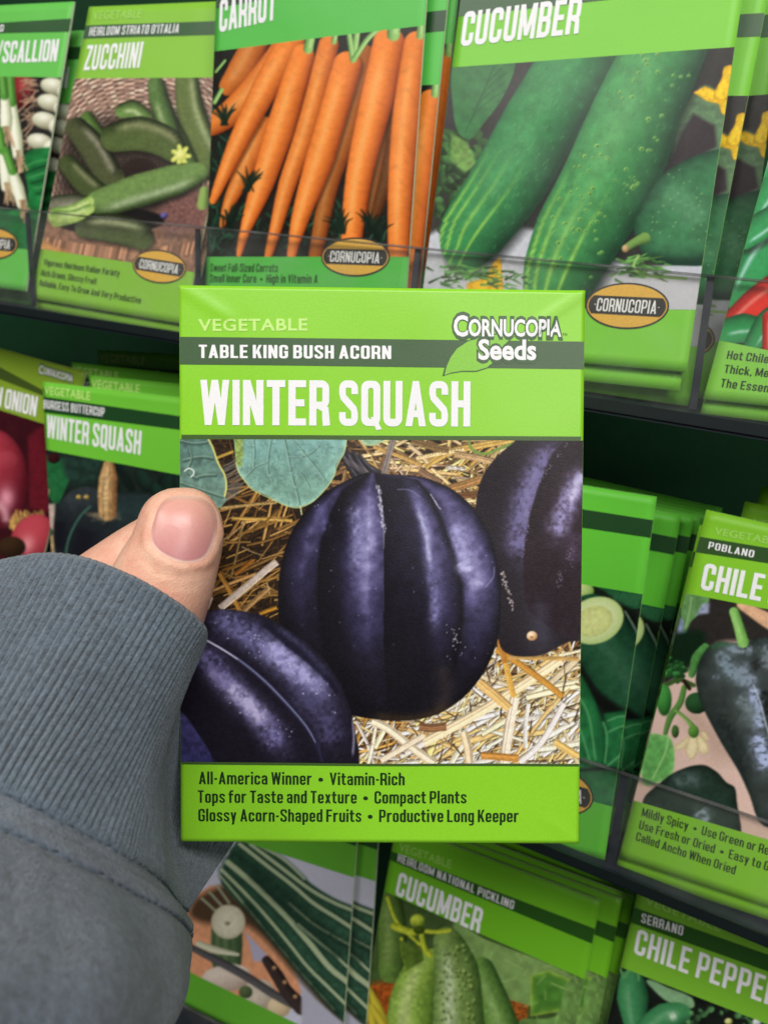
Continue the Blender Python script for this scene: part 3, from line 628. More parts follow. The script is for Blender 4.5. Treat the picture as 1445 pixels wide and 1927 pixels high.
def art_carrot():
    k = 2.89; z = lambda p: Z(380, 0, k, p)
    cv = Canvas(376, 20, 850, 560, .75, (30, 30, 26)); rs = np.random.RandomState(11)
    cv.noise(9, 16, 3)
    for i in range(260):      # dark ferny tops at the bottom and the left
        x, y = (rs.uniform(385, 430), rs.uniform(200, 470)) if i % 3 == 0 else (rs.uniform(390, 800), rs.uniform(390, 490))
        a = rs.uniform(-2.6, -.5); L = rs.uniform(8, 22); c = A3((26, 56, 40)) * rs.uniform(.6, 1.7)
        cv.line([(x, y), (x + L * math.cos(a), y + L * math.sin(a))], rs.uniform(1, 2.6), c)
    b, d, h = (240, 134, 54), (140, 52, 14), (255, 178, 104)
    def car(P, w, f=1.0, s=1, hp=.25):
        rings = lambda C, n, T, X, Y: C * (1 - .055 * np.clip((np.sin(T * 83 + 1.2 * np.sin(n * 3 + s) + 9 * np.sin(T * 7 + s)) - .75) * 5, 0, 1) * (.5 + .5 * np.sin(n * 4 + T * 30 + s)))[..., None]
        P = z(P); cv.tube([(x + 3, y + 3) for x, y in P], [q * 1.05 for q in w], (40, 20, 8), (30, 16, 8), alpha=.5, soft=6)
        cv.tube(P, w, A3(b) * f, A3(d) * f, A3(h) * f, hp, .32, .62, .38, .05, s, tfun=rings, cell=9)
    car([(890, 300), (800, 700), (700, 1000), (620, 1400)], [19, 22, 17, 13], .72, 21)
    car([(1010, 620), (960, 950), (915, 1190)], [20, 16, 10], .55, 22)
    car([(1060, 640), (1030, 900), (940, 1190)], [16, 16, 8], .42, 23)
    car([(300, 220), (220, 380), (150, 470)], [24, 26, 18], .86, 24)
    car([(470, 250), (330, 440), (180, 600), (60, 680)], [26, 27, 25, 20], .95, 25)
    car([(330, 700), (230, 930), (150, 1110), (115, 1225)], [24, 19, 11, 5], .93, 26)
    car([(490, 235), (350, 480), (190, 800), (65, 1090)], [26, 25, 18, 7], 1.0, 27)
    car([(552, 310), (430, 700), (330, 1000), (240, 1250), (205, 1385)], [23, 27, 22, 10, 5], 1.02, 28)
    car([(695, 250), (580, 680), (470, 1000), (400, 1260), (362, 1400)], [19, 20, 17, 11, 7], .98, 29)
    car([(795, 360), (650, 850), (550, 1150), (505, 1320), (490, 1400)], [27, 27, 18, 11, 8], 1.02, 30)
    car([(1020, 235), (960, 520), (860, 950), (815, 1320)], [30, 31, 25, 19], 1.03, 31)
    car([(1170, 240), (1120, 600), (1085, 1000), (1070, 1420)], [24, 27, 24, 19], 1.0, 32)
    for P, w in (([(585, 270), (600, 190)], 9), ([(830, 325), (850, 160)], 6), ([(825, 330), (800, 150)], 5), ([(835, 320), (900, 220), (960, 160)], 5), ([(1045, 190), (1050, 120)], 12), ([(725, 230), (735, 170)], 5), ([(1190, 195), (1195, 120)], 7), ([(70, 560), (110, 490)], 4), ([(80, 390), (130, 330)], 2.5)):
        cv.tube(z(P), w, (150, 200, 110), (60, 110, 50), (200, 226, 160), .3, .3, .6)
    for cx, cy in ((130, 640), (920, 1220), (255, 1000), (760, 1230), (150, 1200), (960, 1270)):
        for i in range(14):
            a = rs.uniform(-2.9, -.3); L = rs.uniform(50, 110); cv.line(z([(cx + rs.normal(0, 14), cy + 40), (cx + L * .5 * math.cos(a), cy + L * .5 * math.sin(a)), (cx + L * math.cos(a), cy + L * math.sin(a))]), [1.6, 2.4, .6], A3((20, 40, 28)) * rs.uniform(.5, 1.2), alpha=.75)
    cv.noise(4, 2, 7)
    return cv

def art_cucumber():
    k = 2.24; z = lambda p: Z(800, 0, k, p)
    cv = Canvas(795, 60, 1410, 700, .7, (50, 48, 46)); rs = np.random.RandomState(5)
    cv.poly(z([(0, 1000), (420, 960), (900, 1130), (1250, 1100), (1250, 1500), (0, 1500)]), (196, 198, 208), soft=10, nz=.05)
    cv.poly(z([(980, 1180), (1250, 1160), (1250, 1500), (900, 1500)]), (202, 202, 212), soft=8)
    for i in range(150):     # greenery at the left
        x, y = rs.uniform(60, 260), rs.uniform(560, 980); c = A3((70, 120, 60)) * rs.uniform(.35, 1.25)
        cv.ball(*z([(x, y)])[0], rs.uniform(6, 20), rs.uniform(4, 10), c, c * .5, rotd=rs.uniform(0, 180), alpha=.8)
    cv.poly(z([(110, 560), (180, 600), (220, 690), (170, 730), (110, 680)]), (126, 170, 84), soft=6, nz=.2, alpha=.8)
    cv.poly(z([(130, 260), (370, 240), (335, 400), (250, 520), (190, 590), (140, 560), (118, 440)]), (58, 116, 66), soft=2, nz=.14, seed=4, cell=14)
    for q in range(6): cv.line(z([(170 + q * 20, 560 - q * 45), (230 + q * 14, 460 - q * 40), (340, 380 - q * 35)]), 1, (40, 88, 50), alpha=.7)
    cv.poly(z([(1100, 440), (1180, 360), (1260, 430), (1260, 640), (1060, 700), (1060, 560)]), (96, 128, 92), soft=6, nz=.15)
    cv.poly(z([(1080, 560), (1130, 480), (1220, 530), (1230, 620), (1010, 740)]), (52, 44, 48), soft=8)
    def cu(P, w, b, d, h, st, seed, hp=.3):
        cv.tube([(x + 14, y + 10) for x, y in z(P)], w, (20, 26, 20), (16, 20, 16), soft=16, alpha=.8)
        cv.tube(z(P), w, b, d, h, hp, .3, .28, .5, .16, seed, stripes=st, cell=10)
    ys = lambda *a: [(n, .05, (150, 196, 80), am) for n, am in a]
    def low(col):     # the stripes show towards the blossom end only
        def f(C, n, T, X, Y):
            m = np.clip((T - .55) * 3, 0, 1)
            for n0, sw in ((.62, .05), (.28, .06), (-.12, .05), (.85, .05)):
                C = C + (A3(col) - C) * (np.exp(-((n - n0) / sw) ** 2) * .8 * m)[..., None]
            return C
        return f
    cv.tube([(x + 12, y + 10) for x, y in z([(700, 160), (495, 510), (355, 765), (210, 970), (150, 1050)])], [56, 62, 66, 58, 40], (24, 30, 26), (18, 22, 20), soft=20, alpha=.75)
    cv.tube(z([(700, 160), (495, 510), (355, 765), (215, 960), (170, 1040)]), [68, 72, 72, 64, 44], (52, 134, 74), (12, 50, 30), (96, 164, 104), .3, .35, .3, .45, .13, 2, tfun=low((156, 204, 84)), cell=18)
    cv.tube([(x + 14, y + 8) for x, y in z([(1040, 150), (900, 455), (840, 615), (745, 815), (650, 980), (560, 1200)])], [66, 74, 80, 79, 75, 60], (20, 30, 24), (16, 22, 20), soft=22, alpha=.75)
    cv.tube(z([(1040, 150), (900, 455), (840, 615), (745, 815), (650, 980), (580, 1130), (540, 1240)]), [74, 82, 88, 86, 82, 72, 54], (64, 144, 78), (14, 54, 34), (118, 178, 112), .3, .35, .35, .45, .13, 3, tfun=low((170, 214, 90)), cell=18)
    for i in range(95):
        t = rs.rand(); n = rs.uniform(-.85, .9)
        cx = np.interp(t, [0, .3, .55, .8, 1], [1000, 880, 770, 650, 560]); cy = np.interp(t, [0, .3, .55, .8, 1], [230, 510, 760, 980, 1160])
        x, y = z([(cx - n * 150, cy - n * 75)])[0]; r = rs.uniform(1.2, 3.4)
        cv.ball(x, y, r * 1.5, r * 1.3, (150, 200, 96), (104, 164, 78), alpha=.9); cv.ball(x + .5, y + .5, r * .6, r * .6, (40, 84, 48), (30, 70, 40))
    for i in range(420):
        t = rs.rand(); n = rs.uniform(-.9, .9); A = rs.rand() < .5
        if A: cx, cy, w = np.interp(t, [0, 1], [640, 180]), np.interp(t, [0, 1], [255, 1010]), 130
        else: cx, cy, w = np.interp(t, [0, .5, 1], [1000, 800, 560]), np.interp(t, [0, .5, 1], [230, 700, 1160]), 160
        x, y = z([(cx - n * w, cy - n * w * .5)])[0]; L = rs.uniform(3, 9)
        cv.line([(x, y), (x - L * .5, y + L * .85)], .8, (120, 180, 110) if rs.rand() < .6 else (30, 90, 56), alpha=.4)
    C = z([(880, 950), (930, 840), (1000, 740), (1110, 670), (1235, 630), (1290, 640), (1300, 800), (1250, 1000), (1200, 1110), (1080, 1120), (960, 1108), (905, 1050)])
    cv.poly(C, (58, 118, 76), soft=3, nz=.14, edge=(24, 64, 44), ew=14, cell=14)
    cv.clip = cv.mask(C, 3); cv.glow(z([(1000, 820), (1100, 860), (1150, 950)]), 26, (96, 152, 110), .6, .4, 4); cv.glow(z([(930, 1090), (1100, 1110), (1220, 1080)]), 14, (20, 48, 36), .8)
    for i in range(36): cv.ball(*z([(rs.uniform(950, 1240), rs.uniform(680, 1060))])[0], 1.6, 1.6, (150, 196, 120), (110, 150, 90), alpha=.8)
    cv.clip = None
    cv.tube(z([(925, 1005), (885, 1022), (845, 1048)]), [11, 8, 7], (120, 160, 80), (60, 90, 40)); cv.ball(*z([(845, 1048)])[0], 6, 7, (206, 176, 130), (150, 110, 70))
    yl = (250, 206, 40)
    for P in ([(1130, 392), (1180, 365), (1225, 385), (1240, 440), (1190, 430)], [(1215, 410), (1250, 330), (1260, 285), (1296, 280), (1290, 340), (1262, 430)], [(1230, 420), (1285, 420), (1275, 490), (1250, 480)]):
        cv.poly(z(P), yl, soft=2, nz=.16, cell=6, edge=(206, 150, 20), ew=3)
    for P in ([(180, 1196), (250, 1172), (312, 1090), (326, 1150), (322, 1235), (190, 1240)], [(250, 1180), (312, 1092), (300, 1200)]):
        cv.poly(z(P), (246, 190, 34), soft=2, nz=.16, cell=7, edge=(206, 150, 30), ew=3)
    for cx, cy, n in ((150, 1160, 50), (900, 1130, 60), (330, 1180, 20)):
        for i in range(n):
            c = A3((88, 140, 70)) * rs.uniform(.5, 1.3); a = rs.uniform(-.5, .6); L = rs.uniform(20, 60)
            x, y = cx + rs.normal(0, 55), cy + rs.normal(0, 26); cv.line(z([(x, y), (x + L * math.cos(a), y + L * math.sin(a))]), [2.5, .8], c)
    cv.line(z([(900, 1080), (880, 1120), (920, 1160), (1100, 1175)]), 2.6, (150, 190, 110)); cv.noise(4, 2, 9); cv.noise(4, 7, 19)
    return cv

def art_zucchini():
    k = 3.0104; z = lambda p: Z(0, 0, k, p)
    cv = Canvas(55, 135, 470, 545, .75, (140, 106, 92)); rs = np.random.RandomState(8)
    for q in range(40): cv.line(z([(800, 1000), (800 + 900 * math.cos(3.0 + q * .08), 1000 + 900 * math.sin(3.0 + q * .08))]), 1.2, (74, 46, 40), alpha=.8)
    for r in range(44):      # wicker basket in rings
        R = 120 + r * 13
        for q in range(90):
            a0 = math.pi * (.55 + q / 60.0); a1 = a0 + .048
            f = rs.uniform(.75, 1.5) if (q // 2 + r) % 2 else rs.uniform(.4, .8)
            P = [(800 + 1.05 * R * math.cos(a), 1010 + 1.0 * R * math.sin(a)) for a in (a0, (a0 + a1) / 2, a1)]
            cv.line(z(P), 1.75, np.clip(A3((196, 162, 144)) * f, 0, 255), alpha=.9)
    cv.poly(z([(180, 1230), (600, 1290), (1200, 1250), (1300, 1560), (150, 1480)]), (150, 112, 92), soft=8, nz=.3, cell=6)
    for q in range(70):
        x = 220 + q * 14; y = 1385 + 70 * math.sin((x - 200) / 900 * 2.6) - 40; cv.line(z([(x, y + 50), (x + 14, y - 6)]), 2.4, A3((190, 140, 112)) * rs.uniform(.6, 1.2))
    cv.poly(z([(215, 1330), (300, 1390), (420, 1440), (300, 1470), (180, 1450)]), (206, 150, 96), soft=8, nz=.15)
    cv.poly(z([(420, 700), (700, 680), (1000, 800), (1180, 900), (1000, 1200), (500, 1180), (320, 1050)]), (34, 28, 26), soft=40, alpha=.8)
    cv.poly(z([(960, 1130), (1200, 1060), (1160, 1300), (950, 1340), (860, 1240)]), (120, 84, 78), soft=20, nz=.3, cell=3)
    def zu(P, w, b=(98, 114, 62), d=(28, 36, 20), h=(186, 196, 150), hp=.4, s=1, ha=.6):
        cv.tube([(x + 2, y + 5) for x, y in z(P)], [q * 1.03 for q in w], (20, 18, 16), (16, 14, 14), soft=10, alpha=.6)
        cv.tube(z(P), w, b, d, h, hp, .25, ha, .4, .12, s, cell=5, soft=2.4)
    zu([(1060, 400), (1080, 600), (1130, 750), (1220, 930)], [20, 26, 28, 26], h=(190, 200, 150), hp=-.35)
    zu([(890, 480), (930, 640), (1010, 800), (1060, 900)], [16, 20, 20, 18], b=(92, 124, 66), h=(196, 210, 160))
    zu([(905, 560), (960, 720), (1010, 860)], [18, 18, 16], b=(86, 118, 60))
    zu([(700, 630), (760, 620), (820, 660)], [14, 17, 16], b=(110, 142, 76), h=(206, 216, 170), hp=.2)
    zu([(500, 670), (560, 760)], [13, 13], b=(90, 124, 60))
    zu([(440, 730), (540, 850), (620, 990), (650, 1010)], [22, 28, 26, 22], b=(78, 84, 54), d=(20, 24, 16), h=(176, 172, 150), hp=-.42)
    zu([(660, 780), (800, 760), (930, 800), (1000, 860)], [28, 33, 30, 22], b=(84, 100, 54), d=(24, 30, 16), h=(168, 170, 124), hp=-.5)
    
    for q in range(7): cv.tube(z([(1030, 880), (1030 + 46 * math.cos(q * .9), 885 + 54 * math.sin(q * .9))]), [7, 4], (226, 228, 120), (150, 170, 70))
    cv.ball(*z([(1030, 882)])[0], 9, 10, (236, 236, 150), (190, 196, 90))

    zu([(390, 930), (480, 1030), (560, 1090)], [18, 22, 20], b=(72, 84, 48), h=(160, 160, 120), hp=-.4)
    cv.ball(*z([(620, 1250)])[0], 105, 26, (28, 24, 24), (20, 18, 18))
    zu([(320, 1150), (420, 1145), (500, 1160)], [14, 16, 14], b=(120, 120, 100), h=(170, 168, 150))
    zu([(1120, 980), (1000, 1020), (800, 1080), (620, 1140), (560, 1150)], [20, 29, 31, 28, 22], b=(112, 142, 78), d=(38, 52, 26), h=(190, 206, 170), hp=-.45, s=5)
    zu([(490, 1290), (620, 1290), (760, 1320), (810, 1350)], [20, 27, 28, 22], b=(84, 96, 58), d=(26, 32, 18), h=(196, 200, 160), hp=-.4, s=6)
    cv.tube(z([(330, 1225), (420, 1200), (510, 1145)]), [17, 13, 10], (176, 202, 116), (100, 140, 60), (222, 236, 170), -.3, .4, .6, tex=.15); cv.tube(z([(330, 1240), (430, 1225), (515, 1185)]), [16, 12, 9], (166, 192, 106), (90, 130, 56), (216, 230, 170), -.3, .4, .6, tex=.15, seed=3)
    cv.tube(z([(1160, 1080), (1150, 1160)]), [8, 10], (140, 170, 90), (70, 100, 40)); cv.ball(*z([(935, 1222)])[0], 7, 6, (110, 100, 170), (40, 36, 60))
    cv.noise(5, 2, 4)
    return cv

def art_scallion():
    z = lambda p: Z(0, 0, 3.1, p)
    cv = Canvas(-240, 120, 170, 520, .6, (36, 34, 34)); rs = np.random.RandomState(4)
    cv.noise(8, 12, 2)
    for i in range(40): cv.ball(rs.uniform(-230, 0), rs.uniform(150, 420), 22, 12, A3((40, 96, 50)) * rs.uniform(.4, 1.2), (14, 40, 20), rotd=rs.uniform(0, 180))
    cv.ball(*z([(130, 520)])[0], 26, 36, (140, 40, 44), (60, 12, 18), (180, 80, 80), hp=(.1, -.2))
    for y in (470, 560, 660, 790, 900):
        for i in range(12): cv.line(z([(210 + rs.normal(0, 12), y + 30 + rs.normal(0, 20)), (150 + rs.normal(0, 22), y + 40 + rs.normal(0, 34))]), 1.2, A3((196, 160, 130)) * rs.uniform(.6, 1.1))
    for cx, cy in ((320, 505), (300, 600), (270, 705), (240, 830)):
        cv.ball(*z([(cx, cy)])[0], 26, 16, (226, 226, 200), (130, 126, 100), (244, 244, 230), hp=(-.2, -.35), rotd=14); cv.ball(*z([(cx + 90, cy + 40)])[0], 24, 17, (240, 240, 220), (150, 150, 120), (255, 255, 250), hp=(-.2, -.35), rotd=14)
    G = z([(150, 900), (300, 860), (420, 900), (420, 1500), (-200, 1500), (-200, 1200), (60, 1230), (170, 1180)])
    cv.poly(G, (30, 112, 56), soft=3, nz=.25, cell=16)
    cv.clip = cv.mask(G, 3)
    for i in range(14): cv.line(z([(140 + i * 16, 980 + i * 30), (230 + i * 10, 940 + i * 36), (330, 930 + i * 30)]), 2.4, (14, 60, 32) if i % 2 else (70, 150, 84), alpha=.7)
    cv.clip = None
    for P in ([(60, 400), (75, 600), (100, 800), (110, 900)], [(15, 420), (30, 560), (40, 680), (40, 760)], [(0, 760), (20, 880), (40, 1000), (45, 1090)], [(40, 880), (80, 1000), (110, 1100), (135, 1190)], [(-120, 400), (-100, 700), (-80, 950)], [(-220, 400), (-190, 640), (-150, 880)]):
        cv.tube(z(P), [7, 8, 12, 10][:len(P)], (238, 240, 214), (140, 150, 110), (255, 255, 244), .2, .35, .6)
        cv.tube(z(P[:2]), [8, 8], (86, 150, 60), (40, 90, 30), (150, 200, 110), .2, .3, .5)
        x, y = P[-1]
        for i in range(16): cv.line(z([(x + rs.normal(0, 8), y - 20), (x + rs.normal(14, 18), y + rs.uniform(30, 110))]), 1.4, A3((214, 180, 140)) * rs.uniform(.6, 1.1))
    cv.noise(5, 2, 4)
    return cv

def art_hot():
    cv = Canvas(1315, 60, 1760, 760, .5, (74, 62, 64)); rs = np.random.RandomState(2)
    cv.noise(8, 20, 3)
    g = lambda P, w, hp=.3: (cv.tube([(x + 6, y + 8) for x, y in P], w, (24, 24, 22), (20, 20, 20), soft=10, alpha=.6), cv.tube(P, w, (52, 150, 86), (16, 70, 40), (190, 226, 220), hp, .12, .75, -.3, .06, 3))
    r_ = lambda P, w: cv.tube(P, w, (226, 52, 40), (120, 14, 16), (255, 170, 160), .3, .14, .6, -.3, .05, 4)
    g([(1560, 120), (1480, 260), (1400, 420)], [40, 44, 30]); g([(1640, 170), (1540, 330), (1440, 480)], [40, 46, 30])
    g([(1500, 400), (1430, 480), (1385, 560)], [44, 40, 24]); g([(1445, 360), (1420, 400), (1410, 415)], [26, 26, 20], -.4)
    g([(1470, 400), (1425, 430), (1400, 450)], [22, 26, 20], -.5)
    r_([(1480, 535), (1420, 575), (1350, 640)], [34, 30, 22]); r_([(1600, 520), (1540, 600), (1480, 640)], [40, 44, 40]); r_([(1520, 250), (1600, 420), (1650, 560)], [34, 40, 30])
    g([(1440, 620), (1400, 618), (1365, 625)], [18, 28, 24], -.2); g([(1480, 585), (1445, 605), (1415, 650)], [22, 22, 16], -.4); g([(1700, 300), (1660, 480), (1560, 650)], [40, 44, 36])
    r_([(1450, 600), (1452, 660)], [16, 18])
    cv.noise(5, 3, 4)
    return cv

def art_buttercup():
    z = lambda p: Z(0, 750, 4.188, p)
    cv = Canvas(70, 830, 460, 1300, .6, (26, 36, 32)); rs = np.random.RandomState(6)
    cv.noise(8, 14, 3)
    for i in range(60): cv.ball(rs.uniform(180, 440), rs.uniform(860, 1000), rs.uniform(10, 26), rs.uniform(6, 14), A3((24, 48, 38)) * rs.uniform(.5, 1.4), (12, 20, 18), rotd=rs.uniform(0, 180), alpha=.7)
    cv.poly(z([(340, 470), (480, 460), (560, 600), (520, 720), (450, 830), (360, 700)]), (34, 100, 56), soft=4, nz=.15)
    cv.ball(*z([(430, 470)])[0], 12, 10, (60, 20, 24), (24, 10, 12)); cv.poly(z([(480, 450), (800, 470), (790, 640), (600, 690), (520, 600)]), (34, 56, 48), soft=12, nz=.25)
    cv.poly(z([(350, 830), (440, 830), (450, 1250), (340, 1250)]), (190, 170, 160), soft=5, nz=.1); cv.ball(*z([(385, 1060)])[0], 10, 12, (70, 100, 60), (30, 50, 30)); cv.poly(z([(350, 1090), (440, 1070), (450, 1400), (340, 1400)]), (176, 150, 110), soft=5, nz=.2)
    cv.poly(z([(360, 700), (400, 720), (370, 820)]), (170, 150, 110), soft=4)
    S = z([(440, 900), (480, 820), (580, 720), (700, 690), (900, 740), (1200, 760), (1500, 860), (1800, 1100), (1800, 2300), (520, 2300), (470, 1500), (430, 1100)])
    cv.poly(S, (34, 40, 44), soft=3, nz=.14, cell=10)
    cv.clip = cv.mask(S, 3)
    cv.glow(z([(520, 830), (640, 760), (780, 780)]), 22, (60, 68, 70), .7, .4, 3); cv.glow(z([(900, 900), (1100, 860), (1300, 900)]), 30, (40, 62, 60), .7, .5, 4); cv.glow(z([(700, 1000), (650, 1200), (620, 1500)]), 30, (22, 22, 30), .9)
    cv.glow(z([(480, 950), (470, 1200)]), 18, (20, 20, 28), .9); cv.line(z([(720, 850), (640, 930), (560, 1080), (525, 1240), (500, 1500)]), 2, (60, 100, 84))
    for i in range(50): cv.line(z([(820 + rs.normal(0, 60), 910 + rs.normal(0, 12)), (840 + rs.normal(0, 60), 940 + rs.normal(0, 18))]), 1.2, (120, 110, 90), alpha=.5)
    for x in (630, 690): cv.ball(*z([(x, 775)])[0], 5, 4, (210, 180, 100), (120, 90, 40))
    cv.clip = None
    cv.tube(z([(865, 520), (860, 640), (855, 760), (858, 890)]), [10, 17, 18, 17], (196, 158, 106), (110, 70, 40), (226, 196, 150), .2, .3, .5, tex=.3, cell=4, stripes=[(.45, .06, (110, 74, 44), .7), (-.2, .05, (120, 80, 48), .7), (-.6, .06, (110, 74, 44), .6)])
    cv.noise(4, 2, 9)
    return cv

def art_onion():
    z = lambda p: Z(0, 750, 4.188, p)
    cv = Canvas(-260, 720, 110, 1250, .5, (58, 16, 24)); rs = np.random.RandomState(6)
    cv.noise(8, 16, 3, (1, .3, .4))
    cv.ball(*z([(-60, 640)])[0], 68, 96, (176, 58, 72), (80, 16, 28), (226, 150, 168), hp=(.42, .35), hr=.22, tex=.05); cv.ball(*z([(60, 480)])[0], 22, 16, (190, 84, 96), (160, 60, 70), alpha=.35)
    cv.glow(z([(-20, 820), (40, 880), (60, 980)]), 9, (236, 180, 190), .7)
    cv.poly(z([(230, 300), (360, 200), (400, 900), (240, 860)]), (96, 22, 34), soft=6, nz=.12)
    for i in range(90):
        x, y = 130 + rs.uniform(0, 220), 880 + rs.uniform(0, 120); x -= (y - 880) * .6
        cv.line(z([(x, y), (x + rs.normal(10, 14), y + rs.uniform(20, 60))]), 1.8, A3((206, 160, 90)) * rs.uniform(.5, 1.15))
    cv.ball(*z([(270, 1140)])[0], 44, 56, (190, 70, 82), (96, 24, 34), (226, 140, 146), hp=(-.25, .1), hr=.3, rotd=20)
    cv.ball(*z([(100, 1170)])[0], 26, 20, (60, 40, 24), (30, 18, 12)); cv.ball(-170, 1080, 70, 80, (170, 56, 70), (80, 16, 28), (226, 150, 168), hp=(.2, -.3), hr=.25)
    cv.ball(20, 1150, 60, 60, (176, 60, 74), (84, 18, 30), (226, 150, 168), hp=(.2, -.3), hr=.25)
    cv.noise(5, 2, 4)
    return cv

def art_sliced():
    z = lambda p: Z(1080, 1080, 3.44, p)
    cv = Canvas(830, 1040, 1250, 1560, .65, (26, 32, 26)); rs = np.random.RandomState(9)
    cv.noise(6, 14, 3)
    cv.poly(z([(110, 60), (470, 130), (470, 200), (380, 225), (300, 190), (200, 110)]), (32, 84, 52), soft=3, nz=.2, cell=4)
    for i in range(16): cv.line(z([(250 + i * 12, 110 + i * 2), (262 + i * 10, 200)]), 1, (70, 130, 84), alpha=.5)
    cv.ball(*z([(40, 110)])[0], 26, 20, (206, 226, 150), (130, 170, 80))
    cv.tube([(x + 8, y + 8) for x, y in z([(200, 330), (420, 560), (560, 760)])], [52, 56, 56], (14, 18, 14), (10, 14, 10), soft=16)
    cv.tube(z([(120, 300), (260, 520), (420, 760), (520, 900)]), [50, 62, 62, 58], (36, 84, 56), (10, 34, 24), (80, 124, 100), .1, .3, .35, .3, .16, 4, cell=9)
    cv.ball(*z([(140, 300)])[0], 54, 43, (206, 226, 152), (170, 200, 110), (236, 242, 196), hp=(0, 0), hr=.8, rotd=-22, l=(-.1, -.2)); cv.ball(*z([(130, 305)])[0], 36, 28, (220, 226, 150), (196, 206, 124), rotd=-22, tex=.1, l=(0, 0))
    cv.line(z([(330, 240), (400, 360), (420, 420)]), 1.6, (150, 186, 160), alpha=.7); cv.poly(z([(420, 280), (440, 320), (415, 385)]), (130, 170, 80), soft=3)
    cv.poly(z([(20, 600), (150, 760), (330, 880), (240, 940), (60, 760)]), (18, 20, 18), soft=10)
    g = (40, 118, 66)
    for P in ([(-300, 500), (20, 620), (130, 800), (200, 1000), (190, 1240), (-300, 1300)], [(190, 900), (330, 880), (460, 960), (460, 1300), (190, 1240)], [(-300, 1290), (500, 1240), (440, 1520), (-300, 1480)]):
        cv.poly(z(P), g, soft=4, nz=.2, cell=14, edge=(20, 70, 42), ew=5)
    for P in ([(40, 800), (100, 930), (140, 1200)], [(0, 900), (60, 1060), (110, 1230)], [(190, 960), (215, 1060), (200, 1220)], [(220, 950), (320, 920), (420, 970)], [(230, 1020), (330, 980), (420, 1010)], [(220, 1240), (290, 1180), (340, 1140)]):
        cv.line(z(P), 2, (96, 170, 110), alpha=.8)
    cv.poly(z([(-300, 1270), (230, 1250), (300, 1262), (-300, 1290)]), (16, 40, 26), soft=5)
    cv.noise(4, 2, 4)
    return cv

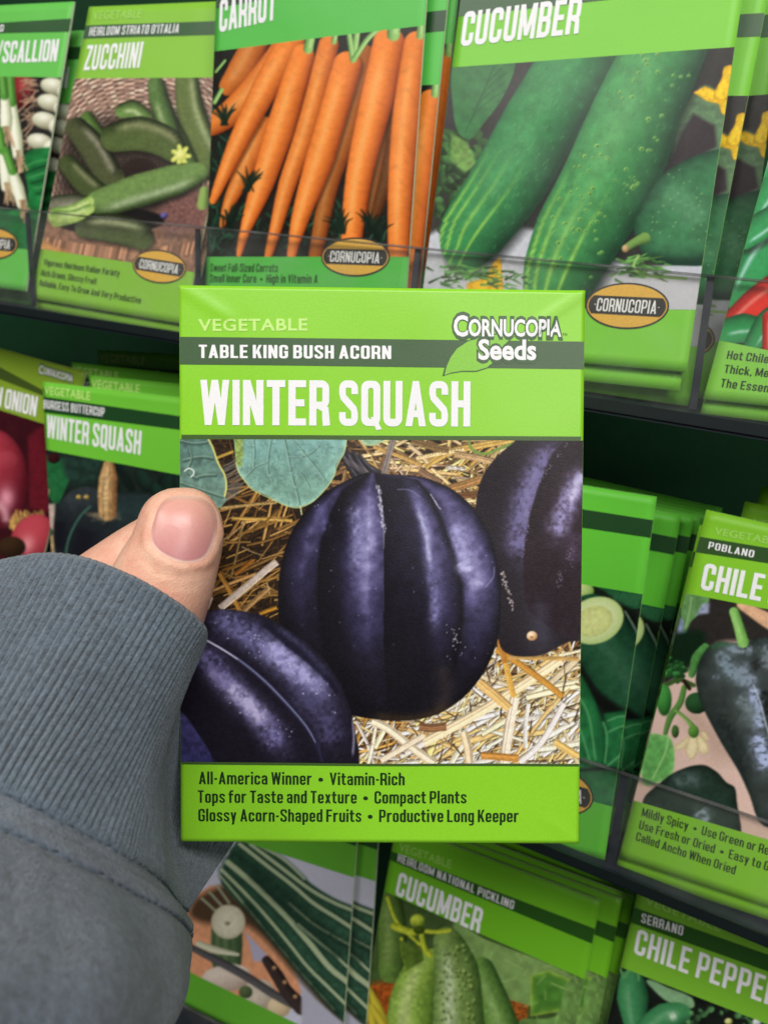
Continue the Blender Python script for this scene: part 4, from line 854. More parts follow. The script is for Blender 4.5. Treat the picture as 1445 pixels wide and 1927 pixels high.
def art_poblano():
    z = lambda p: Z(1240, 1100, 5.073, p)
    cv = Canvas(1180, 1090, 1660, 1680, .65, (222, 190, 178)); rs = np.random.RandomState(12)
    cv.poly(z([(0, 0), (2100, 200), (2100, 900), (900, 560), (560, 560), (350, 800), (220, 820), (60, 960), (-100, 800)]), (44, 40, 38), soft=14, nz=.1)
    cv.poly(z([(300, 1150), (520, 1300), (640, 1450), (760, 1650), (500, 1650), (350, 1400), (240, 1300)]), (176, 146, 130), soft=40, alpha=.6)
    cv.poly(z([(740, 180), (900, 200), (1300, 420), (1300, 560), (1000, 400), (850, 290)]), (222, 176, 140), soft=4, nz=.1)
    cv.poly(z([(230, 60), (480, 120), (400, 260), (300, 360), (240, 470), (210, 300)]), (96, 140, 84), soft=3, nz=.14); cv.line(z([(240, 460), (290, 250), (310, 120)]), 1.4, (140, 176, 120))
    cv.poly(z([(350, 290), (420, 180), (480, 180), (470, 270)]), (150, 160, 190), soft=6, nz=.2); cv.poly(z([(170, 470), (200, 320), (230, 340), (240, 470)]), (140, 156, 190), soft=6, nz=.2)
    cv.poly(z([(110, 500), (420, 440), (420, 620), (280, 760), (80, 880), (60, 700)]), (14, 36, 20), soft=14)
    cv.tube(z([(440, 600), (360, 700), (310, 860)]), [8, 10, 6], (80, 140, 70), (30, 70, 30), tex=.2)
    for i in range(40): cv.ball(*z([(140 + rs.normal(0, 50), 850 + rs.normal(0, 55))])[0], rs.uniform(3, 8), rs.uniform(3, 7), A3((56, 120, 60)) * rs.uniform(.5, 1.3), (20, 56, 24))
    cv.tube(z([(240, 980), (200, 1130), (110, 1260), (60, 1420)]), [5, 6, 6, 4], (90, 140, 66), (44, 80, 34)); cv.tube(z([(160, 1200), (250, 1270), (320, 1350)]), [3, 3, 5], (120, 170, 80), (60, 100, 40))
    cv.line(z([(60, 960), (200, 910), (330, 960)]), 4, (60, 90, 40)); cv.line(z([(240, 920), (290, 990)]), 4, (40, 28, 20))
    cv.ball(*z([(50, 1100)])[0], 14, 30, (70, 150, 66), (30, 80, 30)); cv.ball(*z([(155, 1400)])[0], 7, 12, (70, 110, 50), (30, 50, 20)); cv.ball(*z([(360, 1130)])[0], 22, 20, (40, 84, 44), (18, 40, 22))
    cv.poly(z([(-120, 1440), (60, 1440), (120, 1480), (150, 1640), (130, 1800), (60, 1860), (-150, 1900)]), (98, 166, 88), soft=3, nz=.14, edge=(130, 190, 110), ew=6); cv.line(z([(90, 1440), (60, 1600), (-60, 1850)]), 1.6, (150, 200, 120))
    for P in ([(270, 1450), (300, 1460), (250, 1560), (150, 1590), (160, 1530)], [(300, 1440), (360, 1460), (370, 1580), (310, 1670), (255, 1590), (270, 1500)], [(370, 1440), (430, 1470), (470, 1560), (460, 1610), (390, 1600), (365, 1540)], [(390, 1390), (450, 1410), (480, 1480), (430, 1480)]):
        cv.poly(z(P), (236, 222, 180), soft=2, nz=.05, edge=(196, 176, 130), ew=3)
    cv.ball(*z([(330, 1400)])[0], 10, 12, (96, 150, 60), (50, 90, 30))
    B = z([(-150, 2050), (0, 1900), (130, 1800), (300, 1730), (440, 1720), (560, 1790), (640, 1880), (720, 1930), (740, 2050), (740, 2500), (-150, 2500)])
    cv.poly(B, (36, 56, 46), soft=3, nz=.12, edge=(20, 30, 24), ew=8); cv.clip = cv.mask(B, 3); cv.glow(z([(140, 1900), (250, 1850), (400, 1880)]), 16, (96, 112, 112), .6, .5, 3); cv.glow(z([(380, 2150), (470, 2260)]), 16, (150, 166, 180), .8, .6, 4); cv.clip = None
    P1 = z([(350, 930), (360, 820), (400, 700), (470, 600), (560, 545), (740, 560), (860, 540), (960, 500), (1200, 470), (1700, 560), (2000, 900), (2000, 2400), (1000, 2300), (860, 2000), (760, 1780), (600, 1520), (470, 1280), (400, 1130)])
    cv.poly(P1, (56, 64, 62), soft=3, nz=.16, cell=20, edge=(30, 40, 36), ew=9)
    cv.clip = cv.mask(P1, 3)
    cv.glow(z([(480, 600), (600, 560), (720, 570)]), 9, (60, 110, 66), .6)
    for P, w, c, a in (([(620, 620), (620, 720), (720, 860), (850, 920)], 15, (128, 146, 160), .9), ([(640, 610), (780, 620), (900, 620)], 10, (130, 146, 158), .8), ([(760, 780), (840, 860), (880, 960)], 16, (136, 150, 168), .9), ([(900, 970), (930, 1200), (950, 1380)], 12, (174, 188, 226), .95), ([(960, 1420), (960, 1560), (1040, 1750)], 17, (176, 190, 230), .95),
                       ([(740, 1080), (840, 1150), (900, 1280)], 14, (120, 134, 140), .8), ([(1000, 560), (1030, 700), (1000, 800)], 14, (120, 132, 140), .8), ([(520, 860), (570, 900)], 8, (110, 126, 140), .7), ([(900, 720), (960, 800)], 13, (44, 48, 48), .9), ([(1000, 1000), (1060, 1300)], 12, (30, 34, 34), .9), ([(760, 1250), (900, 1330)], 12, (100, 112, 116), .6),
                       ([(560, 1200), (700, 1500), (820, 1850)], 16, (34, 42, 40), .8), ([(1200, 700), (1300, 1100), (1280, 1500)], 22, (140, 154, 170), .8), ([(1500, 800), (1560, 1300)], 26, (110, 124, 134), .7)):
        cv.glow(z(P), w, c, a, .75, int(w * 3 + P[0][0]), cell=6)
    cv.line(z([(900, 960), (960, 1110), (1010, 1300), (1060, 1460)]), 1.4, (200, 210, 226), alpha=.8)
    cv.line(z([(470, 1290), (600, 1530), (760, 1790), (850, 2000)]), 1.6, (150, 150, 150), alpha=.7)
    cv.clip = None
    cv.tube(z([(715, 260), (760, 400), (800, 545)]), [9, 9.5, 11], (140, 196, 104), (84, 140, 60), (176, 220, 140), .2, .3, .5, tex=.08)
    cv.noise(5, 2.5, 4)
    return cv

def art_striped():
    z = lambda p: Z(330, 1580, 3.524, p)
    cv = Canvas(300, 1490, 720, 1980, .65, (190, 190, 206)); rs = np.random.RandomState(14)
    cv.poly(z([(60, 480), (300, 300), (700, 700), (840, 1000), (820, 1060), (560, 1250), (60, 900)]), (214, 150, 112), soft=5, nz=.08)
    cv.poly(z([(160, 380), (420, 300), (640, 620), (980, 1010), (1130, 1220), (900, 1010), (600, 660), (460, 560), (240, 560), (100, 500)]), (78, 58, 42), soft=14)
    cv.poly(z([(460, 600), (610, 760), (620, 820), (520, 800), (500, 700)]), (170, 166, 190), soft=4)
    d, lt = (48, 82, 62), (190, 200, 160)
    A = [(300, 40), (640, 60), (920, 300), (1400, 560), (1400, 1400), (1130, 1240), (980, 1040), (640, 660), (420, 300), (180, 400)]
    A = [(420, 0), (520, 20), (640, 70), (780, 180), (920, 300), (1060, 390), (1200, 450), (1400, 560), (1400, 1300), (1150, 1240), (1000, 1080), (860, 920), (680, 700), (520, 510), (380, 380), (300, 260)]
    cv.poly(z(A), d, soft=3, nz=.22, cell=6)
    st = [([(500, 30), (700, 180), (900, 330), (1060, 420), (1200, 480), (1400, 590)], 3.2), ([(430, 30), (620, 180), (780, 300), (920, 420), (1060, 510), (1180, 590), (1400, 740)], 3.4), ([(560, 40), (720, 130), (860, 260)], 2),
          ([(350, 150), (480, 260), (620, 390), (760, 530), (900, 690), (1030, 850), (1150, 950), (1240, 1050)], 5), ([(820, 560), (960, 680), (1060, 760), (1140, 840), (1240, 910)], 2.4), ([(310, 200), (440, 330), (600, 500), (760, 690), (880, 840), (1000, 960), (1120, 1080), (1190, 1150)], 3),
          ([(760, 420), (900, 540), (1040, 630), (1180, 710), (1300, 780)], 2.2), ([(300, 240), (520, 500), (720, 740), (900, 950), (1060, 1130)], 1.6)]
    for P, w in st:
        cv.line(z(P), w * 2.6, (32, 58, 46), soft=5, alpha=.45); cv.line(z(P), w, lt, alpha=.85)
    for P in ([(380, 80), (700, 330), (1000, 600), (1250, 800)], [(520, 240), (800, 500), (1080, 760)], [(480, 440), (760, 780), (1080, 1150)]):
        cv.glow(z(P), 10, (26, 46, 36), .65, .3, 5, False)
    for q in range(3): cv.line(z([(180 + 50 * q, 390 - 42 * q), (300 + 30 * q, 500 - 40 * q)]), 2.2, (150, 156, 130))
    cv.tube(z([(345, 600), (345, 700), (345, 800)]), [29, 30, 28], (96, 116, 80), (44, 66, 44), stripes=[(-.7, .12, (60, 84, 52), .8), (-.2, .12, (54, 80, 50), .8), (.35, .12, (60, 84, 52), .8), (.8, .1, (54, 80, 50), .8)])
    cv.ball(*z([(355, 545)])[0], 32, 32, (200, 196, 170), (168, 162, 134), (216, 212, 190), hp=(0, 0), hr=.8, l=(0, -.1), tex=.06); cv.ball(*z([(350, 555)])[0], 5, 4, (150, 140, 110), (130, 120, 90))
    cv.tube(z([(160, 690), (270, 730), (420, 760)]), [6, 7, 3], (206, 206, 180), (150, 150, 120))
    cv.ball(*z([(340, 920)])[0], 45, 24, (214, 200, 186), (170, 150, 136), tex=.06); cv.ball(*z([(560, 1030)])[0], 32, 30, (206, 194, 178), (160, 146, 130), tex=.06); cv.ball(*z([(690, 1110)])[0], 22, 20, (216, 196, 160), (170, 150, 116)); cv.ball(*z([(470, 1010)])[0], 13, 12, (88, 104, 66), (50, 66, 40)); cv.ball(*z([(400, 860)])[0], 30, 10, (226, 220, 206), (190, 180, 166), rotd=14)
    cv.tube(z([(60, 690), (300, 810), (480, 910), (720, 1060), (1100, 1240)]), [5, 8, 8, 8, 7], (84, 82, 84), (44, 42, 44))
    cv.tube(z([(610, 800), (680, 900), (740, 1000), (840, 1110)]), [9, 12, 12, 15], (58, 46, 44), (24, 18, 18)); 
    for p in ((660, 850), (730, 945), (800, 1040)): cv.ball(*z([p])[0], 4, 4, (190, 150, 110), (120, 90, 60))
    cv.poly(z([(840, 980), (1130, 1230), (1130, 1400), (840, 1240)]), (168, 168, 184), soft=5)
    cv.noise(5, 2.5, 4)
    return cv

def art_pickling():
    z = lambda p: Z(680, 1640, 3.01, p)
    cv = Canvas(640, 1660, 1150, 2090, .65, (64, 86, 44)); rs = np.random.RandomState(15)
    cv.noise(14, 16, 3)
    cv.poly(z([(20, 640), (260, 600), (230, 900), (0, 1000)]), (150, 74, 26), soft=16, nz=.4, cell=5); cv.poly(z([(780, 690), (950, 740), (930, 900), (820, 900)]), (160, 88, 34), soft=6, nz=.5, cell=3)
    lf = (146, 180, 96)
    cv.poly(z([(520, 300), (700, 380), (1280, 640), (1200, 800), (960, 760), (800, 700), (700, 560)]), (128, 162, 92), soft=3, nz=.14, cell=18)
    cv.poly(z([(960, 590), (1060, 560), (1180, 610), (1180, 780), (960, 820)]), (78, 132, 50), soft=3, nz=.14, edge=(170, 204, 74), ew=4, cell=14)
    cv.poly(z([(1170, 620), (1320, 620), (1360, 1500), (900, 1500), (880, 860), (1100, 820)]), (110, 150, 78), soft=3, nz=.25, cell=14)
    for i in range(40): x, y = rs.uniform(600, 1250), rs.uniform(400, 900); cv.line(z([(x, y), (x + rs.normal(0, 50), y + rs.uniform(20, 70))]), 1.2, (176, 206, 120), alpha=.5)
    cv.tube(z([(160, 160), (180, 360), (170, 560)]), [24, 28, 24], (96, 128, 56), (34, 52, 20), (140, 160, 100), .3, .3, .5, tex=.15)
    cv.tube(z([(300, 1300), (285, 820), (335, 600), (400, 500)]), [50, 46, 38, 22], (138, 172, 70), (56, 84, 24), (206, 218, 156), -.3, .3, .6, -.4, .2, 6)
    cv.tube(z([(860, 1300), (820, 1000), (760, 800)]), [46, 42, 30], (104, 144, 66), (40, 70, 26), (170, 196, 130), .3, .3, .5, .4, .2, 16)
    cv.tube(z([(680, 560), (760, 760), (850, 1000)]), [26, 30, 30], (112, 154, 72), (44, 74, 30), (170, 200, 130), .2, .3, .5, tex=.15)
    cv.tube(z([(490, 390), (540, 560), (550, 800), (560, 1250)]), [26, 42, 48, 52], (126, 156, 82), (50, 78, 30), (206, 218, 184), .35, .3, .75, .35, .2, 8, cell=7)
    for i in range(120):
        y = rs.uniform(420, 960); w = np.interp(y, [400, 560, 900], [60, 115, 145]); x = 535 + rs.uniform(-1, 1) * w * .85; r = rs.uniform(1.5, 3.6)
        c = (206, 220, 130) if x > 540 else (170, 190, 130); cv.ball(*z([(x - 4, y - 4)])[0], r, r, c, (110, 140, 60), alpha=.6); cv.ball(*z([(x + 4, y + 6)])[0], r * .8, r, (60, 88, 32), (46, 70, 24), alpha=.6)
    for P, w in (([(150, 150), (200, 280), (300, 380), (400, 470)], 3.2), ([(190, 310), (280, 340), (330, 330)], 7), ([(330, 330), (420, 340), (500, 330)], 4), ([(340, 340), (360, 430), (390, 470)], 5), ([(230, 380), (240, 480), (270, 550)], 3)):
        cv.tube(z(P), w, (196, 206, 60), (110, 130, 24), tex=.15)
    cv.ball(*z([(320, 280)])[0], 14, 13, (190, 206, 70), (90, 116, 30), tex=.2); cv.ball(*z([(330, 330)])[0], 11, 8, (70, 90, 24), (40, 60, 16)); cv.poly(z([(220, 390), (340, 420), (360, 500), (260, 560), (230, 480)]), (84, 110, 40), soft=4, nz=.2)
    for P in ([(40, 650), (90, 760), (140, 860)], [(20, 700), (60, 820), (80, 960)], [(60, 760), (130, 880), (150, 1000)]): cv.tube(z(P), [4, 9, 6], (196, 180, 56), (120, 110, 30))
    cv.noise(5, 2.5, 4)
    return cv

def art_serrano():
    z = lambda p: Z(1150, 1780, 4.898, p)
    cv = Canvas(1130, 1800, 1620, 2240, .55, (22, 26, 22)); rs = np.random.RandomState(16)
    cv.noise(7, 12, 3)
    cv.poly(z([(330, 310), (520, 380), (740, 470), (760, 560), (640, 560), (490, 490), (400, 410)]), (128, 170, 126), soft=3, nz=.08)
    def pp(P, w, s=1): cv.tube(z(P), w, (64, 136, 84), (18, 60, 36), (130, 180, 140), .3, .2, .5, .35, .06, s)
    pp([(190, 330), (200, 480), (220, 700), (260, 950)], [24, 30, 22, 12]); pp([(640, 620), (500, 680), (380, 800), (300, 1000)], [20, 32, 34, 20], 2); cv.glow(z([(600, 630), (540, 660)]), 8, (220, 236, 216), .8)
    for i in range(9): x, y = rs.uniform(700, 2200), rs.uniform(650, 1900); pp([(x, y), (x - 60, y + 160), (x - 40, y + 380)], [20, 28, 10], i)
    for i in range(30): c = A3((80, 130, 80)) * rs.uniform(.4, 1.4); cv.ball(*z([(rs.uniform(700, 1500), rs.uniform(540, 760))])[0], rs.uniform(4, 10), rs.uniform(3, 7), c, c * .5, rotd=rs.uniform(0, 180))
    cv.ball(*z([(1080, 690)])[0], 7, 6, (226, 226, 150), (150, 160, 80)); cv.ball(*z([(1340, 700)])[0], 8, 8, (226, 230, 230), (150, 160, 160)); cv.line(z([(80, 200), (120, 290), (160, 220)]), 2.4, (90, 150, 90)); cv.line(z([(250, 260), (255, 310)]), 2.4, (90, 150, 90))
    cv.noise(4, 2.5, 4)
    return cv

# ---------------------------------------------------------------- display rack
NAVY = plain('navy_plastic', (20, 28, 42), .35)
DARK = plain('dark_rack_board', (14, 54, 30), .7, .2)
def clear_plastic(name, tint=.985, haze=.024, gloss=.06):
    m = bpy.data.materials.new(name); m.use_nodes = True; nt = m.node_tree
    for n in list(nt.nodes): nt.nodes.remove(n)
    out = nt.nodes.new('ShaderNodeOutputMaterial'); tr = nt.nodes.new('ShaderNodeBsdfTransparent'); tr.inputs[0].default_value = (tint, tint * 1.0, tint * .985, 1)
    df = nt.nodes.new('ShaderNodeBsdfDiffuse'); df.inputs[0].default_value = (.6, .62, .62, 1)
    gl = nt.nodes.new('ShaderNodeBsdfGlossy'); gl.inputs['Roughness'].default_value = .12
    nz = nt.nodes.new('ShaderNodeTexNoise'); nz.inputs['Scale'].default_value = 90; nz.inputs['Detail'].default_value = 6
    tc = nt.nodes.new('ShaderNodeTexCoord'); nt.links.new(tc.outputs['Object'], nz.inputs['Vector'])
    mr = nt.nodes.new('ShaderNodeMapRange'); mr.inputs[1].default_value = .35; mr.inputs[2].default_value = .75; mr.inputs[3].default_value = haze * .4; mr.inputs[4].default_value = haze * 1.8
    nt.links.new(nz.outputs['Fac'], mr.inputs[0])
    m1 = nt.nodes.new('ShaderNodeMixShader'); nt.links.new(mr.outputs[0], m1.inputs[0]); nt.links.new(tr.outputs[0], m1.inputs[1]); nt.links.new(df.outputs[0], m1.inputs[2])
    fr = nt.nodes.new('ShaderNodeFresnel'); fr.inputs[0].default_value = 1.45
    ge = nt.nodes.new('ShaderNodeNewGeometry'); om = nt.nodes.new('ShaderNodeMath'); om.operation = 'SUBTRACT'; om.inputs[0].default_value = 1; nt.links.new(ge.outputs['Backfacing'], om.inputs[1])
    mu = nt.nodes.new('ShaderNodeMath'); mu.operation = 'MULTIPLY'; nt.links.new(fr.outputs[0], mu.inputs[0]); nt.links.new(om.outputs[0], mu.inputs[1])
    m2 = nt.nodes.new('ShaderNodeMixShader'); nt.links.new(mu.outputs[0], m2.inputs[0]); nt.links.new(m1.outputs[0], m2.inputs[1]); nt.links.new(gl.outputs[0], m2.inputs[2])
    nt.links.new(m2.outputs[0], out.inputs[0]); return m
CLEAR = clear_plastic('clear_acrylic')
EDGE = clear_plastic('clear_acrylic_edge', .6, .12)
LIPM = plain('shelf_lip_plastic', (18, 26, 28), .3)

def on_plane(px, py, n, d):
    r = ray(px, py); return r * (d / (n @ r))
PLATE = clear_plastic('divider_acrylic', .9, .01)
UPW = BT[2]; BACKW = BT[1]                 # world up / into the rack, in viewer axes
rack_mw = Matrix.Translation(Vector(world([0, 60, 300])[0]))
rack = empty('display_rack', rack_mw)
tag(rack, 'dark tiered seed packet rack with clear pocket fronts and navy dividers', 'display rack')
def rack_mesh(name, V, Fc, mat, **k):
    return mesh_ob(name, world(V) - np.array(rack_mw.translation), Fc, mat, rack, **k)
BOX = [(0, 1, 2, 3), (7, 6, 5, 4), (0, 4, 5, 1), (1, 5, 6, 2), (2, 6, 7, 3), (3, 7, 4, 0)]
def prism(quad, off):
    q = [np.array(p) for p in quad]; return q + [p + off for p in q]
PANEL = [211.0, 227.5, 273.0]
RIM = [((-420, 351), (1800, 565)), ((-500, 893), (1800, 1671)), ((-700, 1352), (1800, 2655))]
LIP = [((-420, 508), (1800, 863)), ((-500, 964), (1800, 1904)), ((-700, 1560), (1800, 3000))]
for r in range(3):
    n = ROWR[r][:, 2]; d = PANEL[r]
    a, b = (on_plane(*p, n, d) for p in RIM[r]); c, e = (on_plane(*p, n, d) for p in LIP[r])
    x = (b - a) / np.linalg.norm(b - a)
    rack_mesh('clear_panel', prism([a, b, e, c], n * 1.2), BOX, CLEAR)
    up = np.cross(x, n); up = up / np.linalg.norm(up) * (1 if np.cross(x, n) @ UPW > 0 else -1)
    rack_mesh('panel_rim', prism([a + up * .55, b + up * .55, b + up * .02, a + up * .02], n * 1.2), BOX, EDGE)
    # shelf board with its dark front lip
    t = 3.2
    rack_mesh('shelf', prism([c - n * 1.5, e - n * 1.5, e - n * 1.5 - up * t, c - n * 1.5 - up * t], BACKW * 75), BOX, NAVY)
    rack_mesh('shelf_lip', prism([c - n * 2.3 + up * .6, e - n * 2.3 + up * .6, e - n * 2.3 - up * 2.4, c - n * 2.3 - up * 2.4], n * .7), BOX, LIPM)
def divider(r, p0, p1, wpx, h=1.0):
    n = ROWR[r][:, 2]; d = PANEL[r] + 1.5
    a = on_plane(*p0, n, d); b = on_plane(*p1, n, d)
    x = ROWR[r][:, 0]; w = wpx * a[2] / F / 2
    rack_mesh('divider', prism([a - x * w, a + x * w, b + x * w, b - x * w], n * .8), BOX, NAVY)
    rack_mesh('divider_plate', prism([a - x * .4 + n * .9, a + x * .4 + n * .9, b + x * .4 + n * .9, b - x * .4 + n * .9], BACKW * 60), BOX, PLATE)
for p0, p1, w in (((50, 399), (62, 574), 9), ((371, 430), (372, 634), 10), ((786, 468), (762, 698), 12), ((1338, 519), (1303, 770), 14)): divider(0, p0, p1, w)
for p0, p1, w in (((1176, 1456), (1147, 1640), 15), ((640, 1276), (615, 1425), 12), ((190, 1124), (185, 1242), 9), ((1760, 1660), (1730, 1870), 16)): divider(1, p0, p1, w)
for p0, p1, w in (((640, 2050), (600, 2300), 12), ((1140, 2310), (1090, 2580), 14)): divider(2, p0, p1, w)
# back board, upright behind all the tiers
c0 = on_plane(720, 960, -BACKW, -360) if False else np.array([0, 0, 0.]) + ray(720, 900) * 330
xw, uw = BT[0], UPW
rack_mesh('back_panel', prism([c0 - xw * 1300 + uw * 420 + BACKW * 60, c0 + xw * 900 + uw * 420 + BACKW * 60, c0 + xw * 900 - uw * 420 + BACKW * 60, c0 - xw * 1300 - uw * 420 + BACKW * 60], BACKW * 6), BOX, DARK)

# ---------------------------------------------------------------- seed packets
PW, PH = 82.5, 115.0
NOM = dict(top=0, b0=.092, b1=.143, p0=.270, p1=.858, bot=1.0)
POSE = {
  'hero': ([0.0292, -0.0073, 0.0062], [-0.55, 11.61, 152.68]),
  'zuc': ([0.0259, 0.418, 0.2444], [-90.43, -133.83, 275.88]),
  'scal': ([0.0607, 0.4113, 0.2224], [-167.65, -156.12, 308.68]),
  'car': ([0.1162, 0.4527, 0.1314], [-24.14, -125.31, 240.5]),
  'car2': ([0.0855, 0.4257, 0.1638], [-23.16, -115.61, 250.9]),
  'cuc': ([0.0816, 0.4325, 0.1589], [51.87, -99.5, 207.34]),
  'hot': ([0.0751, 0.422, 0.2133], [130.84, -74.76, 173.45]),
  'but': ([0.1397, 0.4157, 0.1253], [-111.74, 4.65, 307.76]),
  'oni': ([0.1076, 0.4108, 0.1947], [-173.75, -17.27, 341.4]),
  'sli': ([0.0949, 0.4199, 0.1345], [37.12, 43.93, 239.94]),
  'pob': ([0.0911, 0.3909, 0.1941], [119.22, 58.02, 205.12]),
  'str': ([0.0234, 0.3968, 0.132], [-52.91, 173.29, 322.41]),
  'pic': ([0.0327, 0.4099, 0.1777], [32.66, 191.84, 291.21]),
  'ser': ([0.0253, 0.3952, 0.1529], [119.97, 195.88, 252.22]),
  'sli2': ([0.1073, 0.4111, 0.1707], [46.07, 47.65, 249.05]),
  'cuc2': ([0.0723, 0.419, 0.2025], [57.63, -92.57, 213.58]),
  'scal2': ([0.0583, 0.4191, 0.2127], [-167.68, -151.21, 319.23]),
  'car3': ([0.077, 0.4234, 0.1703], [-17.18, -128.61, 253.5]),
}
def pose_matrix(R, t):
    o = t + R[:, 1] * PH / 2
    A = BT @ np.stack([R[:, 0], -R[:, 1], -R[:, 2]], 1); w = world(o)[0]
    return Matrix([[*A[0], w[0]], [*A[1], w[1]], [*A[2], w[2]], [0, 0, 0, 1]])
class Packet:
    def __init__(s, key, L=None, R=None, bulge=.22, wave=.12, seed=0, creases=(), th=.35, **lines):
        s.key = key; s.R = rot(POSE[key][0]); s.t = np.array(POSE[key][1]); s.o = s.t + s.R[:, 1] * PH / 2
        s.bulge, s.wave, s.seed, s.th = bulge, wave, seed, th
        s.cre = [(s.loc(*a), s.loc(*b), h, w) for a, b, h, w in creases]
        s.e = {}
        s.Lp = [s.loc(*p) for p in L] if L else [np.array([-PW / 2, 0]), np.array([-PW / 2, PH])]
        s.Rp = [s.loc(*p) for p in R] if R else [np.array([PW / 2, 0]), np.array([PW / 2, PH])]
        for k, v in NOM.items():
            if k in lines: a, b = (s.loc(*p) for p in lines[k])
            else: a, b = np.array([-1., PH * (1 - v)]), np.array([1., PH * (1 - v)])
            s.e[k] = (s.isect(a, b, *s.Lp), s.isect(a, b, *s.Rp))
        q = [s.e['top'][0], s.e['top'][1], s.e['bot'][1], s.e['bot'][0]]
        s.q = q; s.x0 = min(q[0][0], q[3][0]); s.x1 = max(q[1][0], q[2][0]); s.y0 = min(q[2][1], q[3][1]); s.y1 = max(q[0][1], q[1][1])
    @staticmethod
    def isect(a, b, c, d):
        u, v = b - a, d - c; k = ((c - a)[0] * v[1] - (c - a)[1] * v[0]) / (u[0] * v[1] - u[1] * v[0]); return a + u * k
    def loc(s, px, py):
        d = ray(px, py); n = s.R[:, 2]; X = d * ((n @ s.o) / (n @ d)) - s.o; L = s.R.T @ X
        return np.array([L[0], -L[1]])
    def px(s, xy):
        P = s.o + np.stack([xy[:, 0], -xy[:, 1], np.zeros(len(xy))], 1) @ s.R.T
        return CX + F * P[:, 0] / P[:, 2], CY + F * P[:, 1] / P[:, 2]
    def z(s, x, y):
        u = np.clip((x - s.x0) / (s.x1 - s.x0), 0, 1); v = np.clip((y - s.y0) / (s.y1 - s.y0), 0, 1)
        z = s.th + s.bulge * np.clip(16 * u * (1 - u) * v * (1 - v), 0, 1)
        rs = np.random.RandomState(s.seed); p = rs.uniform(0, 6.28, 4)
        z = z + s.wave * (np.sin(x * .085 + y * .03 + p[0]) + np.sin(y * .07 - x * .04 + p[1]) + .6 * np.sin(x * .16 + p[2]) * np.sin(y * .13 + p[3])) * np.clip(16 * u * (1 - u) * v * (1 - v), 0, 1)
        for a, b, h, w in s.cre:
            e = b - a; t = np.clip(((x - a[0]) * e[0] + (y - a[1]) * e[1]) / (e @ e), 0, 1)
            dd = np.hypot(x - a[0] - t * e[0], y - a[1] - t * e[1]); z = z + h * np.exp(-(dd / w) ** 2) * np.clip((1 - t) * 3, 0, 1)
        return z
    def grid(s, q, nx, ny):
        u = np.linspace(0, 1, nx); v = np.linspace(0, 1, ny)[:, None, None]; u = u[None, :, None]
        return ((q[0] * (1 - u) + q[1] * u) * (1 - v) + (q[3] * (1 - u) + q[2] * u) * v).reshape(-1, 2)
    def lay(s, xy, off):
        return np.concatenate([xy, (s.z(xy[:, 0], xy[:, 1]) + off)[:, None]], 1) / 1000
    def build(s, label, ink, name='seed_packet', res=3.0, inkname=None, group='seed packets standing in the rack pockets', rough=.42, coat=0.0):
        s.root = empty(name, pose_matrix(s.R, s.t)); tag(s.root, label, 'seed packet', group)
        nx = int((s.x1 - s.x0) / res) + 2; ny = int((s.y1 - s.y0) / res) + 2
        s.res = res
        g = s.grid(s.q, nx, ny); Fr = s.lay(g, 0); Bk = Fr.copy(); Bk[:, 2] = -(Fr[:, 2]) * .8
        f = grid_faces(nx, ny)[:, ::-1]; n = nx * ny; fb = grid_faces(nx, ny) + n
        edge = [i for i in range(nx)] + [nx * j + nx - 1 for j in range(1, ny)] + [nx * (ny - 1) + i for i in range(nx - 2, -1, -1)] + [nx * j for j in range(ny - 2, 0, -1)]
        e = np.array(edge); e2 = np.roll(e, -1); side = np.stack([e, e2, e2 + n, e + n], 1)
        s.ink = paper(inkname or ('ink_' + s.key), ink, rough, .018, coat=coat, spec=.5 if s.key == 'hero' else .3)
        o = mesh_ob('envelope', np.concatenate([Fr, Bk]), np.concatenate([f, fb, side]), s.ink, s.root, smooth=True, mats=[s.ink, PAPER_EDGE], fmat=[0] * len(f) + [0] * len(fb) + [1] * len(side))
        sharp = o.data.attributes.new('sharp_face', 'BOOLEAN', 'FACE'); sharp.data.foreach_set('value', [False] * (len(f) * 2) + [True] * len(side))
        return s
    def quad(s, a, b, in_=0.0):
        (al, ar), (bl, br) = s.e[a], s.e[b]; u = in_ / PW
        return [al + (ar - al) * u, ar + (al - ar) * u, br + (bl - br) * u, bl + (br - bl) * u]
    def sheet(s, name, q, mat, off=.05, res=None):
        res = res or s.res; q = [np.array(p, float) for p in q]
        nx = int(np.linalg.norm(q[1] - q[0]) / res) + 2; ny = int(np.linalg.norm(q[3] - q[0]) / res) + 2
        return mesh_ob(name, s.lay(s.grid(q, nx, ny), off), grid_faces(nx, ny)[:, ::-1], mat, s.root, smooth=True)
    def band(s, ink): return s.sheet('name_band', s.quad('b0', 'b1', .05), ink)
    def photo(s, cv, mat, step=2.0, gain=1.0, q=None, name='printed_photo', off=.05):
        q = q or s.quad('p0', 'p1', .05); c = np.array(q); X, Y = s.px(c)
        nx = int(max(np.hypot(X[1] - X[0], Y[1] - Y[0]), np.hypot(X[2] - X[3], Y[2] - Y[3])) / step) + 2; ny = int(max(np.hypot(X[3] - X[0], Y[3] - Y[0]), np.hypot(X[2] - X[1], Y[2] - Y[1])) / step) + 2
        g = s.grid(q, nx, ny); px, py = s.px(g)
        col = lin(np.clip(cv.sample(px, py), 0, 255)) * gain
        return mesh_ob(name, s.lay(g, off), grid_faces(nx, ny)[:, ::-1], mat, s.root, smooth=True, colors=np.clip(col, 0, .95))
